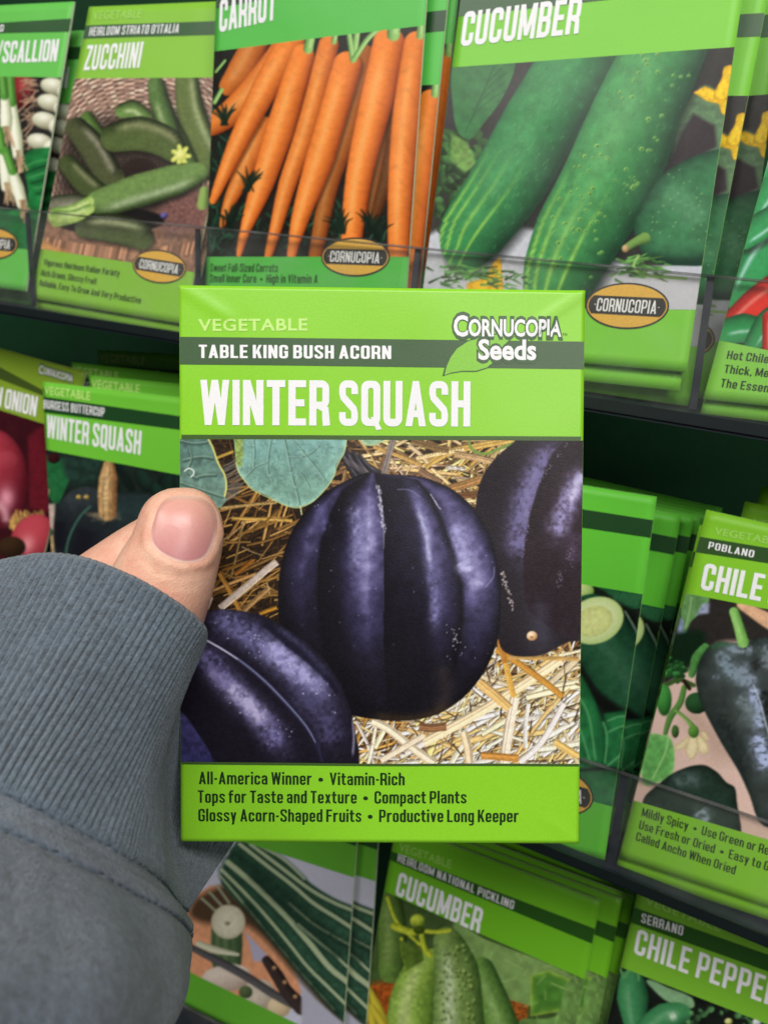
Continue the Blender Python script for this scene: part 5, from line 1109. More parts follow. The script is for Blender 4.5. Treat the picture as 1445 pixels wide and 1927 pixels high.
    def write(s, name, items, mat, off=.14, parent=None):
        """items: (text, start px, end px, cap: (bottom px, top px) or height px, style, part of text the width was measured on)"""
        VV, TT = [], []; n = 0
        for it in items:
            txt, p0, p1, cap, sty = it[:5]; ref = it[5] if len(it) > 5 else None
            if sty[0] == 't':
                V, T, w = title_shape(txt, *sty[1:]); ch = 1.0
                if ref: w = title_shape(ref, *sty[1:])[2]
            else:
                V, T, w = font_shape(txt, *sty[1:]); ch = CAPH
                if ref: w = font_shape(ref, *sty[1:])[2]
            a, b = s.loc(*p0), s.loc(*p1); ex = b - a; L = np.linalg.norm(ex); ex = ex / L; ey = np.array([-ex[1], ex[0]])
            if isinstance(cap, tuple): h = (s.loc(*cap[1]) - s.loc(*cap[0])) @ ey
            else: h = (s.loc(p0[0], p0[1] - cap) - a) @ ey
            P = a + np.outer(V[:, 0] * L / w, ex) + np.outer(V[:, 1] * h / ch, ey)
            Q = s.lay(P, off); Q[:, 2] += V[:, 2] / 1000
            VV.append(Q); TT += [tuple(i + n for i in t) for t in T]; n += len(Q)
        return mesh_ob(name, np.concatenate(VV), TT, mat, parent or s.root)
    def blob(s, name, pts_local, mat, off, parent=None):
        P = np.array(pts_local); c = P.mean(0); rings = [c + (P - c) * k for k in (.0001, .35, .7, 1)]
        n = len(P); V = s.lay(np.concatenate(rings), off); Fc = []
        for k in range(3):
            for i in range(n): j = (i + 1) % n; Fc.append((k * n + i, k * n + j, (k + 1) * n + j, (k + 1) * n + i))
        o = mesh_ob(name, V, Fc, mat, parent or s.root)
        return o
    def oval(s, c, r, t, txt_w=.84):
        c, r, t = s.loc(*c), s.loc(*r), s.loc(*t); ex = r - c; rx = np.linalg.norm(ex); ex = ex / rx; ey = np.array([-ex[1], ex[0]]); ry = abs((t - c) @ ey)
        a = np.linspace(0, 2 * math.pi, 64, endpoint=False)
        E = lambda k: [c + ex * rx * k * math.cos(q) + ey * (ry - rx * (1 - k)) * math.sin(q) for q in a]
        base = s.blob('oval_logo', E(1), OV_DARK, .10)
        s.blob('oval_field', E(.955), OV_GOLD, .15, base)
        hb = .40; k = .93; cl = [q for q in a]
        band = []
        for q in cl:
            y = np.clip((ry - rx * .07) * math.sin(q), -ry * hb, ry * hb); xx = rx * k * math.sqrt(max(0, 1 - (y / (ry - rx * .07)) ** 2)) * (1 if math.cos(q) >= 0 else -1)
            if abs((ry - rx * .07) * math.sin(q)) > ry * hb: xx = (rx * k * math.cos(q))
            band.append(c + ex * xx + ey * y)
        s.blob('oval_band', band, OV_DARK, .19, base)
        V, T, w = title_shape('.CORNUCOPIA.', .12, .10); sc = rx * 2 * k * txt_w / w; h = ry * .56
        P = c + np.outer((V[:, 0] - w / 2) * sc, ex) + np.outer((V[:, 1] - .5) * h, ey); Q = s.lay(P, .23); Q[:, 2] += V[:, 2] / 1000
        mesh_ob('oval_lettering', Q, T, WHITE, base)
PAPER_EDGE = paper('paper_edge', (226, 232, 206), .7, .06)
PRINT = paper('printed_ink', None, .36, .015, spec=.26)
PRINT2 = paper('rack_printed_ink', None, .30, .03, spec=.20)
WHITE = paper('white_ink', (240, 240, 243), .5, .016)
BLACK = paper('black_ink', (22, 40, 16), .5, .04)
OV_DARK = paper('oval_dark_ink', (42, 40, 38), .5, .04)
OV_GOLD = paper('oval_gold_ink', (226, 176, 70), .45, .05)
BAND = paper('band_ink', (40, 84, 40), .42, .04)
BAND2 = paper('deep_band_ink', (22, 66, 26), .42, .04)
PALE = paper('pale_lettering_ink', (196, 236, 130), .45, .04)
PALE2 = paper('faded_lettering_ink', (160, 214, 96), .45, .04)
def clone(src, R, t, label, name='seed_packet', group='seed packets standing in the rack pockets', drop=()):
    """a copy of a packet with copies of its parts and sub-parts"""
    c = src.root.copy(); COL.objects.link(c); c.matrix_world = pose_matrix(R, t); c['label'] = label; c['group'] = group
    for ch in src.root.children:
        if ch.name.split('.')[0] in drop: continue
        d = ch.copy(); COL.objects.link(d); d.parent = c
        for g in ch.children:
            e = g.copy(); COL.objects.link(e); e.parent = d
    return c
def placed(src, R, corner, px, py, dz, label):
    """a copy whose own corner point stands dz behind the front packet and shows at the given sight line"""
    n = R[:, 2]; d = n @ src.o + dz; X = ray(px, py); X = X * (d / (n @ X))
    o = X - R[:, 0] * corner[0] + R[:, 1] * corner[1]
    return clone(src, R, o - R[:, 1] * PH / 2, label)
def behind(src, dx, dy, dz, label, rz=0.0, rx=0.0, drop=()):
    """dx along the shelf, dy up, dz further into the pocket (mm)"""
    k = len(COL.objects); R = src.R @ rot([rx, .006 * math.sin(k * 1.7), rz + .009 * math.sin(k * 2.3)]); return clone(src, R, src.t + src.R[:, 0] * dx - src.R[:, 1] * dy + src.R[:, 2] * dz, label, drop=drop)

# the packet in the hand
H = Packet('hero', L=[(338, 537), (341, 1583)], R=[(1100, 547), (1088, 1587)], top=[(338, 537), (1100, 547)], bot=[(341, 1583), (1088, 1587)],
           b0=[(340, 634), (1098, 643)], b1=[(341, 686), (1096, 695)], p0=[(342, 826), (1092, 829)], p1=[(342, 1434), (1089, 1438)], bulge=.55, wave=.24, th=.22, seed=5,
           creases=[((342, 541), (452, 612), .20, 1.2), ((1096, 551), (985, 628), .24, 1.2), ((1086, 1583), (1010, 1530), .10, 1.0), ((500, 545), (470, 640), -.05, 2), ((820, 560), (760, 660), .06, 2.5)])
H.build('glossy lime green seed packet printed with dark purple acorn squash, held up by the hand', (140, 210, 42), res=.8, group=None, rough=.36)
H.band(paper('hero_band_ink', (60, 92, 54), .38, .04))
H.sheet('photo_rule', [H.loc(342, 818), H.loc(1093, 821.5), H.loc(1092, 829.5), H.loc(342, 826.5)], paper('rule_ink', (62, 92, 36), .4, .04), .06)
H.sheet('photo_rule', [H.loc(342, 1433), H.loc(1089, 1437), H.loc(1089, 1442), H.loc(342, 1438)], _mats['rule_ink'], .07)
H.photo(art_hero(), PRINT, step=1.45)
fb = ('t', .145, .085); fs = ('t', .12, .10)
H.write('category_lettering', [('VEGETABLE', (374, 623), (579, 622), 23, ('f', .022, 1.08))], PALE, .08)
H.write('variety_lettering', [('TABLE KING BUSH ACORN', (375, 674), (736, 676), 25, ('t', .17, .09))], WHITE, .09)
H.write('title_lettering', [('WINTER', (378, 800), (620, 801.5), ((430, 801), (430, 716)), ('t', .17, .075)), ('SQUASH', (638, 801.5), (884, 803), ((860, 803), (860, 718)), ('t', .17, .075))], WHITE, .08)
H.write('footer_lettering', [('All-America Winner  \u2022  Vitamin-Rich', (375, 1475), (761, 1476), 23.5, fb), ('Tops for Taste and Texture  \u2022  Compact Plants', (373, 1510), (877, 1511), 23.5, fb),
                             ('Glossy Acorn-Shaped Fruits  \u2022  Productive Long Keeper', (374, 1545), (975, 1546.5), 23.5, fb)], paper('footer_ink', (12, 44, 8), .5, .04), .08)
leaf = [(836, 706), (840, 690), (848, 672), (860, 656), (880, 643), (905, 634), (935, 630), (968, 631), (952, 645), (942, 662), (930, 680), (915, 692), (895, 698), (870, 698), (850, 701)]
ll = [H.loc(*p) for p in leaf]; lc = np.mean(ll, 0)
lg = H.blob('brand_logo', [lc + (p - lc) * 1.07 for p in ll], paper('logo_outline_ink', (66, 96, 62), .45, .04), .075)
H.blob('logo_leaf', ll, paper('logo_leaf_ink', (134, 200, 60), .4, .04), .095, lg)
CR = [('C', (853, 632), (880, 632), ((866, 632), (866, 593)), ('f', .03, 1.0)), ('ORNUCOPIA', (881, 632), (1055, 633), ((900, 632), (900, 600)), ('f', .03, 1.0)), ('Seeds', (899, 676), (1008, 676.5), ((912, 676), (912, 638)), ('f', .03, 1.0))]
OUT = [(a, (b[0] - 3.5, b[1] + 3), (c[0] + 3.5, c[1] + 3), ((d[0][0], d[0][1] + 3), (d[1][0], d[1][1] - 3.5)), ('f', .085, 1.0)) for a, b, c, d, e in CR]
H.write('logo_outline', OUT, _mats['logo_outline_ink'], .12, lg)
H.write('logo_lettering', CR, WHITE, .15, lg)
H.write('trade_mark', [('TM', (1057, 632), (1066, 632), 5, ('f', .0, 1.0))], _mats['logo_outline_ink'], .12, lg)

# top tier
SCA = Packet('scal', R=[(141, 3), (80, 369)], top=[(0, 10), (141, 3)], b0=[(0, 43), (134, 35)], b1=[(0, 63), (129, 60)], p0=[(0, 144), (111, 146)], p1=[(-60, 458), (60, 470)], bot=[(-40, 537), (50, 548)], seed=11, bulge=.22)
SCA.build('scallion seed packet with white bulbs, at the left end of the top tier', (104, 196, 84))
SCA.band(BAND); SCA.photo(art_scallion(), PRINT2, gain=1.0)
SCA.write('variety_lettering', [('G', (0, 60), (8, 60), 13, ('t', .13, .14))], WHITE)
SCA.write('title_lettering', [('/SCALLION', (-6, 119), (108, 116), ((108, 116), (110, 74)), ('t', .17, .07))], WHITE)
SCA.oval((-14, 458), (36, 462), (-12, 427))
SCA2 = clone(SCA, rot(POSE['scal2'][0]), np.array(POSE['scal2'][1]), 'shaded scallion packet peeking out between the front scallion packet and the zucchini packet')
ZUC = Packet('zuc', L=[(169, 13), (60, 561)], top=[(169, 13), (404, 3)], b0=[(166, 48), (404, 40)], b1=[(164, 73), (404, 66)], p0=[(149, 148), (404, 146)], p1=[(75, 468), (364, 512)], bot=[(60, 561), (335, 608)], R=[(446, 148), (368, 512)], seed=12, bulge=.22)
ZUC.build('yellow-green zucchini seed packet with a wicker basket picture on the top tier', (136, 194, 62))
ZUC.band(BAND); ZUC.photo(art_zucchini(), PRINT2)
ZUC.write('category_lettering', [('VEGETABLE', (176, 37), (267, 34), 16, ('f', .01, 1.05))], PALE2)
ZUC.write('variety_lettering', [("HEIRLOOM STRIATO D'ITALIA", (169, 68), (337, 62), 16, ('t', .13, .14))], WHITE)
ZUC.write('title_lettering', [('ZUCCHINI', (159, 133), (264, 128), ((159, 133), (167, 86)), ('t', .15, .10))], WHITE)
ZUC.write('footer_lettering', [('Vigorous Heirloom Italian Variety', (83, 499), (226, 521), 12, fs), ('Rich Green, Glossy Fruit', (78, 519), (183, 536), 12, fs), ('Reliable, Easy To Grow And Very Productive', (75, 538), (266, 572), 12, fs)], BLACK)
ZUC.oval((301, 502), (352, 510), (301, 470))
behind(ZUC, 1.5, -3.5, 1.8, 'second zucchini packet behind the front zucchini packet, its lower edge showing', drop=('footer_lettering', 'oval_logo'))
CAR = Packet('car', L=[(404, 97), (388, 533)], R=[(800, 48), (766, 543)], p0=[(404, 97), (800, 48)], p1=[(394, 483), (767, 483)], bot=[(386, 552), (765, 560)], seed=13, bulge=.22)
CAR.build('front carrot seed packet, emerald green, raised highest in the carrot pocket', (88, 190, 78))
CAR.band(BAND2); CAR.photo(art_carrot(), PRINT2)
CAR.write('title_lettering', [('CARROT', (414, 61), (520, 38), ((415, 61), (416, 0)), ('t', .165, .075))], WHITE)
CAR.write('footer_lettering', [('Sweet Full-Sized Carrots', (397, 511), (524, 512), 15, fs), ('Small Inner Core  \u2022  High in Vitamin A', (396, 531), (599, 533), 15, fs)], BLACK)
CAR.oval((669, 484), (735, 486), (669, 447))
placed(CAR, CAR.R @ rot([0, 0, .030]), CAR.e['p0'][1], 828, 159, 3.2, 'second carrot packet, standing lower and showing past the right edge of the front one')
placed(CAR, CAR.R @ rot([0, 0, .034]), CAR.e['p0'][1], 853, 82, 7.0, 'rearmost carrot packet, a dim strip beside the cucumber packet')
CUC = Packet('cuc', L=[(867, 0), (809, 451)], R=[(1396, 0), (1309, 583)], p0=[(854, 127), (1385, 89)], p1=[(1035, 580), (1309, 583)], bot=[(1096, 683), (1291, 700)], seed=14, bulge=.22)
CUC.build('front cucumber seed packet with two large green cucumbers, top right above the held packet', (128, 206, 66))
CUC.band(BAND); CUC.photo(art_cucumber(), PRINT2)
CUC.write('title_lettering', [('CUCUMBER', (867, 88), (1088, 64), ((867, 88), (872, 24)), ('t', .165, .08))], WHITE)
CUC.oval((1179, 576), (1259, 580), (1179, 532))
clone(CUC, rot(POSE['cuc2'][0]), np.array(POSE['cuc2'][1]), 'second cucumber packet, a strip with a yellow flower right of the front cucumber packet')
behind(CUC, -.5, -4.6, 1.7, 'cucumber packet close behind the two-cucumber packet, only its lower edge showing', drop=('footer_lettering', 'oval_logo'))
behind(CUC, 11, -6.0, 16, 'rearmost cucumber packet, dark in the gap beside the hot chile packet', rz=-.03)
HOT = Packet('hot', L=[(1424, 380), (1323, 751)], p1=[(1351, 640), (1445, 659)], bot=[(1323, 751), (1445, 764)], seed=15, bulge=.22)
HOT.build('front hot chile seed packet with red and green peppers at the right edge', (134, 206, 76))
HOT.band(BAND); HOT.photo(art_hot(), PRINT2)
HOT.write('footer_lettering', [('Hot Chile', (1367, 675), (1445, 683.5), 15.5, fs), ('Thick, Me', (1362, 701.5), (1445, 710), 15.5, fs), ('The Essen', (1355, 728), (1445, 738.5), 16, fs)], BLACK)
behind(HOT, .5, -4.0, 1.7, 'second hot chile packet, only its lower edge showing under the front one', drop=('footer_lettering', 'oval_logo'))

# middle tier
ONI = Packet('oni', R=[(163, 700), (140, 800)], top=[(0, 655), (163, 700)], b0=[(0, 690), (60, 722)], b1=[(0, 713), (60, 736)], p0=[(0, 771), (80, 796)], seed=16, bulge=.22)
ONI.build('olive green red onion seed packet at the left end of the middle tier', (132, 164, 44))
ONI.band(paper('olive_band_ink', (64, 84, 22), .42, .04)); ONI.photo(art_onion(), PRINT2)
ONI.write('title_lettering', [('N ONION', (-8, 763), (69, 784), ((69, 784), (76, 747)), ('t', .15, .08))], WHITE)
lo = ONI.write('logo_outline', [('C', (73, 703), (82, 705), ((75, 703), (78, 683)), ('f', .07, 1)), ('ORNUCOPIA', (82, 704), (139, 721), ((139, 721), (142, 704)), ('f', .07, 1))], _mats['logo_outline_ink'], .10)
ONI.write('logo_lettering', [('C', (74, 702), (82, 704), ((75, 702), (78, 686)), ('f', .02, 1)), ('ORNUCOPIA', (83, 703), (138, 719), ((138, 719), (141, 706)), ('f', .02, 1))], WHITE, .15, lo)
BUT = Packet('but', L=[(81, 715), (88, 846)], top=[(81, 718), (341, 748)], b0=[(81, 746), (341, 783)], b1=[(83, 776), (341, 809)], p0=[(88, 846), (342, 894)], seed=17, bulge=.22)
BUT.build('winter squash packet with a dark squash and tan stem, above the thumb', (112, 196, 56))
BUT.band(BAND2); BUT.photo(art_buttercup(), PRINT2)
BUT.write('category_lettering', [('VEGETABLE', (85, 741), (171, 753), 16, ('f', .015, 1.05))], PALE)
BUT.write('variety_lettering', [('BURGESS BUTTERCUP', (84, 768), (198, 784), 16, ('t', .13, .12))], WHITE)
BUT.write('title_lettering', [('WINTER SQUASH', (89, 823), (266, 856), ((266, 856), (270, 811)), ('t', .16, .08))], WHITE)
behind(BUT, 22, 5, 5, 'second buttercup squash packet, shifted right behind the front one, faint lettering on top')
behind(BUT, 2, 9, 13, 'third buttercup squash packet in the shade at the back of its pocket')
behind(BUT, 8, 17, 24, 'rearmost buttercup squash packet, almost lost in the dark under the top shelf', rz=-.02)
SLI = Packet('sli', R=[(1236, 934), (1138, 1618)], top=[(1091, 912), (1236, 935)], b0=[(1090, 957), (1231, 979)], b1=[(1090, 992), (1223, 1012)], p0=[(1090, 1098), (1208, 1118)], p1=[(1088, 1500), (1147, 1516)], bot=[(1040, 1594), (1138, 1618)], seed=18, bulge=.22)
SLI.build('front packet with cut cucumber slices, to the right of the held packet', (98, 196, 56))
SLI.band(BAND2); SLI.photo(art_sliced(), PRINT2)
SLI.oval((1043, 1485), (1117, 1505), (1047, 1440))
R2 = rot(POSE['sli2'][0]); t2 = np.array(POSE['sli2'][1]); clone(SLI, R2, t2, 'second sliced cucumber packet, a strip showing past the front one')
for i, lb in enumerate(('third sliced cucumber packet, a thin strip next to the second one', 'fourth sliced cucumber packet in the leaning stack', 'fifth sliced cucumber packet in the leaning stack', 'sixth sliced cucumber packet, dim towards the back of its stack', 'rearmost sliced cucumber packet at the top of the leaning stack')):
    q = i + 1; clone(SLI, R2 @ rot([0, .004 * q, .006 * q]), t2 + R2[:, 0] * (1.6 + 1.6 * q) + R2[:, 1] * (.1 - .9 * q) + R2[:, 2] * (4.2 * q), lb)
POB = Packet('pob', L=[(1329, 959), (1165, 1614)], top=[(1329, 959), (1445, 985)], b0=[(1319, 1010), (1445, 1031)], b1=[(1309, 1039), (1445, 1060)], p0=[(1294, 1117), (1445, 1146)], p1=[(1193, 1506), (1445, 1579)], bot=[(1165, 1614), (1445, 1707)], seed=19, bulge=.22)
POB.build('front poblano chile seed packet with a dark wrinkled pepper at the right edge', (130, 196, 44))
POB.band(paper('olive_green_band_ink', (40, 76, 26), .42, .04)); POB.photo(art_poblano(), PRINT2)
POB.write('category_lettering', [('VEGETABLE', (1343, 1005), (1445, 1023), 14, ('f', .015, 1.06), 'VEGETAB')], PALE2)
POB.write('variety_lettering', [('POBLANO', (1332, 1032), (1417, 1049), 13.5, ('t', .13, .14))], WHITE)
POB.write('title_lettering', [('CHILE PEPPER', (1317, 1108), (1430, 1131), ((1318, 1108), (1326, 1059)), ('t', .165, .085), 'CHILE')], WHITE)
POB.write('footer_lettering', [('Mildly Spicy  \u2022  Use Green or Red', (1207, 1535), (1445, 1608), 17, fs, 'Mildly Spicy  \u2022  Use Green or Re'), ('Use Fresh or Dried  \u2022  Easy to Grow', (1202, 1558.5), (1445, 1638), 17, fs, 'Use Fresh or Dried  \u2022  Easy to G'), ('Called Ancho When Dried', (1196, 1580.5), (1382, 1645), 17, fs)], BLACK)
behind(POB, -.5, -4.6, 1.8, 'second poblano packet, only its lower edge showing under the front one', drop=('footer_lettering', 'oval_logo'))
behind(POB, 10, 4, 12, 'third poblano packet in the shade behind the front one')
behind(POB, 14, 9, 22, 'rearmost poblano packet, olive and dim against the dark rack')

# bottom tier
STR = Packet('str', R=[(672, 1587), (653, 1851)], p0=[(462, 1585), (665, 1651)], p1=[(352, 1826), (549, 1921)], seed=20, bulge=.22)
STR.build('front packet showing striped squash and sliced rounds, under the held packet', (92, 162, 46))
STR.band(BAND2); STR.photo(art_striped(), PRINT2)
STR2 = behind(STR, 8.5, -.8, 3.6, 'second striped squash packet, a shaded strip past the right edge of the front one')
PIC = Packet('pic', L=[(737, 1602), (678, 1927)], R=[(1129, 1702), (1101, 1843)], b0=[(737, 1602), (1121, 1748)], b1=[(733, 1618), (1112, 1775)], p0=[(724, 1677), (1101, 1843)], seed=21, bulge=.22)
PIC.build('front pickling cucumber packet with warty cucumbers, below the held packet', (112, 186, 36))
PIC.band(paper('leaf_band_ink', (36, 84, 16), .42, .04)); PIC.photo(art_pickling(), PRINT2)
PIC.write('category_lettering', [('VEGETABLE', (751, 1600), (849, 1634), 16, ('f', .015, 1.05))], PALE2)
PIC.write('variety_lettering', [('HEIRLOOM NATIONAL PICKLING', (748.6, 1620.5), (966, 1711), ((749, 1620.5), (752, 1606)), ('t', .13, .14))], WHITE)
PIC.write('title_lettering', [('CUCUMBER', (744, 1683), (902, 1755), ((744, 1683), (752, 1640)), ('t', .165, .085))], WHITE)
behind(PIC, 7.5, 1.5, 3.4, 'second pickling cucumber packet, a narrow strip behind the front one')
behind(PIC, 10.5, 3.0, 6.4, 'third pickling cucumber packet in the stack beside the serrano packet')
behind(PIC, 11.5, 7.5, 14, 'rearmost pickling cucumber packet, dark below the shelf edge')
SER = Packet('ser', L=[(1200, 1678), (1167, 1819)], top=[(1200, 1676), (1445, 1770)], b0=[(1193, 1707), (1445, 1796)], b1=[(1184, 1735), (1445, 1828)], p0=[(1167, 1819), (1445, 1927)], seed=22, bulge=.22)
SER.build('serrano chile seed packet in the bottom right corner', (122, 184, 50))
SER.band(_mats['leaf_band_ink']); SER.photo(art_serrano(), PRINT2)
SER.write('category_lettering', [('VEGETABLE', (1213, 1700), (1355, 1753), ((1213, 1700), (1217, 1686)), ('f', .015, 1.06))], PALE2)
SER.write('variety_lettering', [('SERRANO', (1206, 1735), (1284, 1760), ((1206, 1735), (1209, 1718)), ('t', .13, .14))], WHITE)
SER.write('title_lettering', [('CHILE PEPPER', (1192, 1793), (1294, 1832), ((1192, 1793), (1200, 1747)), ('t', .15, .10), 'CHILE')], WHITE)

# ---------------------------------------------------------------- the person: hand and sweatshirt sleeve
def V3(px, py, z): return np.array([(px - CX) * z / F, (py - CY) * z / F, z])
def catmull(P, n, closed=False):
    P = np.asarray(P, float); m = len(P); out = []
    segs = m if closed else m - 1
    for i in range(segs):
        if closed: p0, p1, p2, p3 = P[i - 1], P[i], P[(i + 1) % m], P[(i + 2) % m]
        else: p0, p1, p2, p3 = P[max(i - 1, 0)], P[i], P[i + 1], P[min(i + 2, m - 1)]
        for k in range(n):
            t = k / n
            out.append(.5 * (2 * p1 + (p2 - p0) * t + (2 * p0 - 5 * p1 + 4 * p2 - p3) * t * t + (3 * p1 - p0 - 3 * p2 + p3) * t ** 3))
    if not closed: out.append(P[-1])
    return np.array(out)
person_mw = Matrix.Translation(Vector(world(V3(150, 1500, 150))[0]))
person = empty('person', person_mw); tag(person, 'left hand in a grey-blue sweatshirt sleeve holding up the squash packet', 'person')
def pmesh(name, V, Fc, mat, parent=None, **k):
    return mesh_ob(name, world(V) - np.array(person_mw.translation), Fc, mat, parent or person, **k)

def limb(st, nseg=40, sub=8):
    """stations (px, py, z, half width px, half depth mm): one closed tapering tube"""
    C = np.array([list(V3(a, b, c)) + [d * c / F, e] for a, b, c, d, e in st]); C = catmull(C, sub)
    P, W, D = C[:, :3], np.maximum(C[:, 3], .05), np.maximum(C[:, 4], .05)
    T = np.gradient(P, axis=0); T /= np.linalg.norm(T, axis=1)[:, None]
    a = np.linspace(0, 2 * math.pi, nseg, endpoint=False); rings = []
    for p, t, w, d in zip(P, T, W, D):
        s = np.cross(t, [0, 0, 1.]); s /= np.linalg.norm(s); q = np.cross(s, t)
        rings.append(p + np.outer(np.sign(np.cos(a)) * np.abs(np.cos(a)) ** .9 * w, s) + np.outer(np.sign(np.sin(a)) * np.abs(np.sin(a)) ** .95 * d, q))
    V = np.concatenate(rings); n = len(rings)
    Fc = [tuple(f) for f in grid_faces_ring(nseg, n)] + [tuple(range(nseg))[::-1], tuple((n - 1) * nseg + i for i in range(nseg))]
    return V, Fc
def grid_faces_ring(ns, nr):
    i = np.arange(ns)[None, :]; j = np.arange(nr - 1)[:, None]
    return np.stack([j * ns + i, j * ns + (i + 1) % ns, (j + 1) * ns + (i + 1) % ns, (j + 1) * ns + i], -1).reshape(-1, 4)
THUMB = [(347, 918.8, 145.5, 10, 0.6), (347, 921.2, 145.45, 24, 1.7), (346.5, 927.5, 145.3, 42, 3.2), (345.5, 939, 145.1, 57, 4.9), (343.5, 957, 144.9, 70, 6.3), (341, 980, 144.7, 78, 7.2), (338, 1008, 144.5, 82, 7.7), (329, 1040, 144.4, 86, 8.1), (314, 1078, 144.5, 93, 8.6), (297, 1120, 145.1, 97, 9.2), (276, 1175, 147.0, 102, 10), (245, 1250, 152.5, 112, 12), (215, 1340, 162.5, 120, 14)]
INDEX = [(610, 905, 162, 30, 4), (580, 918, 162.3, 56, 6.6), (500, 952, 163, 66, 7.4), (420, 985, 164.5, 72, 8), (330, 1028, 165.5, 78, 8.8), (240, 1083, 167, 80, 10), (170, 1150, 170, 90, 12), (140, 1250, 173, 110, 14)]
MIDDLE = [(720, 1050, 161.5, 30, 4), (690, 1052, 162, 58, 6.6), (600, 1062, 163, 68, 7.6), (480, 1085, 166, 74, 8.4), (360, 1120, 169, 80, 9.4), (250, 1190, 172, 92, 12), (180, 1300, 175, 110, 14)]
RING = [(700, 1200, 161.5, 28, 4), (670, 1200, 162, 54, 6.4), (580, 1205, 164, 64, 7.4), (470, 1220, 168, 70, 8.2), (370, 1250, 172, 78, 9.6), (280, 1310, 176, 90, 12), (200, 1380, 178, 100, 14)]
PINKY = [(620, 1340, 161.5, 24, 3.6), (595, 1338, 162, 46, 5.6), (520, 1338, 165, 54, 6.4), (430, 1350, 170, 62, 7.4), (350, 1375, 175, 72, 9.4), (270, 1420, 178, 88, 12), (200, 1470, 178, 96, 14)]
PALM = [(300, 1120, 170, 60, 6), (270, 1170, 172, 150, 10), (235, 1260, 174, 190, 13), (200, 1350, 174, 190, 14), (160, 1450, 170, 160, 15), (110, 1560, 158, 150, 16), (40, 1680, 145, 150, 17), (-60, 1850, 125, 160, 18)]
hv, hf, n = [], [], 0
for st in (THUMB, INDEX, MIDDLE, RING, PINKY, PALM):
    V, Fc = limb(st); hv.append(V); hf += [tuple(i + n for i in f) for f in Fc]; n += len(V)
tmp = mesh_ob('hand_blank', np.concatenate(hv), hf, None or plain('blank', (200, 150, 120)))
bm = bmesh.new(); bm.from_mesh(tmp.data); bmesh.ops.recalc_face_normals(bm, faces=bm.faces); bm.to_mesh(tmp.data); bm.free()
md = tmp.modifiers.new('r', 'REMESH'); md.mode = 'VOXEL'; md.voxel_size = .75
ms = tmp.modifiers.new('s', 'SMOOTH'); ms.factor = .5; ms.iterations = 7
ev = tmp.evaluated_get(bpy.context.evaluated_depsgraph_get()); em = ev.to_mesh()
hV = np.array([v.co[:] for v in em.vertices]); hF = [tuple(p.vertices) for p in em.polygons]; hN = np.array([v.normal[:] for v in em.vertices])
ev.to_mesh_clear(); bpy.data.objects.remove(tmp)
# nail outline (measured round the nail plate), anticlockwise from the tip
NAIL = np.array([(352, 932), (374, 935), (393, 945), (405, 962), (409, 985), (405, 1010), (397, 1034), (384, 1052), (362, 1059), (338, 1058), (314, 1048), (296, 1036), (284, 1018), (285, 999), (291, 976), (299, 954), (311, 940), (330, 933)], float)
NO = catmull(NAIL, 6, True); NC = np.array([346., 997.])
hx, hy = CX + F * hV[:, 0] / hV[:, 2], CY + F * hV[:, 1] / hV[:, 2]
ang = np.arctan2(NO[:, 1] - NC[1], NO[:, 0] - NC[0]); rad = np.hypot(NO[:, 0] - NC[0], NO[:, 1] - NC[1]); od = np.argsort(ang)
va = np.arctan2(hy - NC[1], hx - NC[0]); vr = np.hypot(hx - NC[0], hy - NC[1]); edge_r = np.interp(va, ang[od], rad[od], period=2 * math.pi)
front = (hN[:, 2] < -.05) & (hV[:, 2] < 150)
dd = np.where(front, vr - edge_r, 1e3)
low = np.clip((hy - 950) / 60, .15, 1)
hV = hV + hN * ((.42 * np.exp(-((dd - 9) / 8.0) ** 2) * low - .34 * (1 / (1 + np.exp(np.clip(dd / 2.2, -30, 30))))))[:, None]
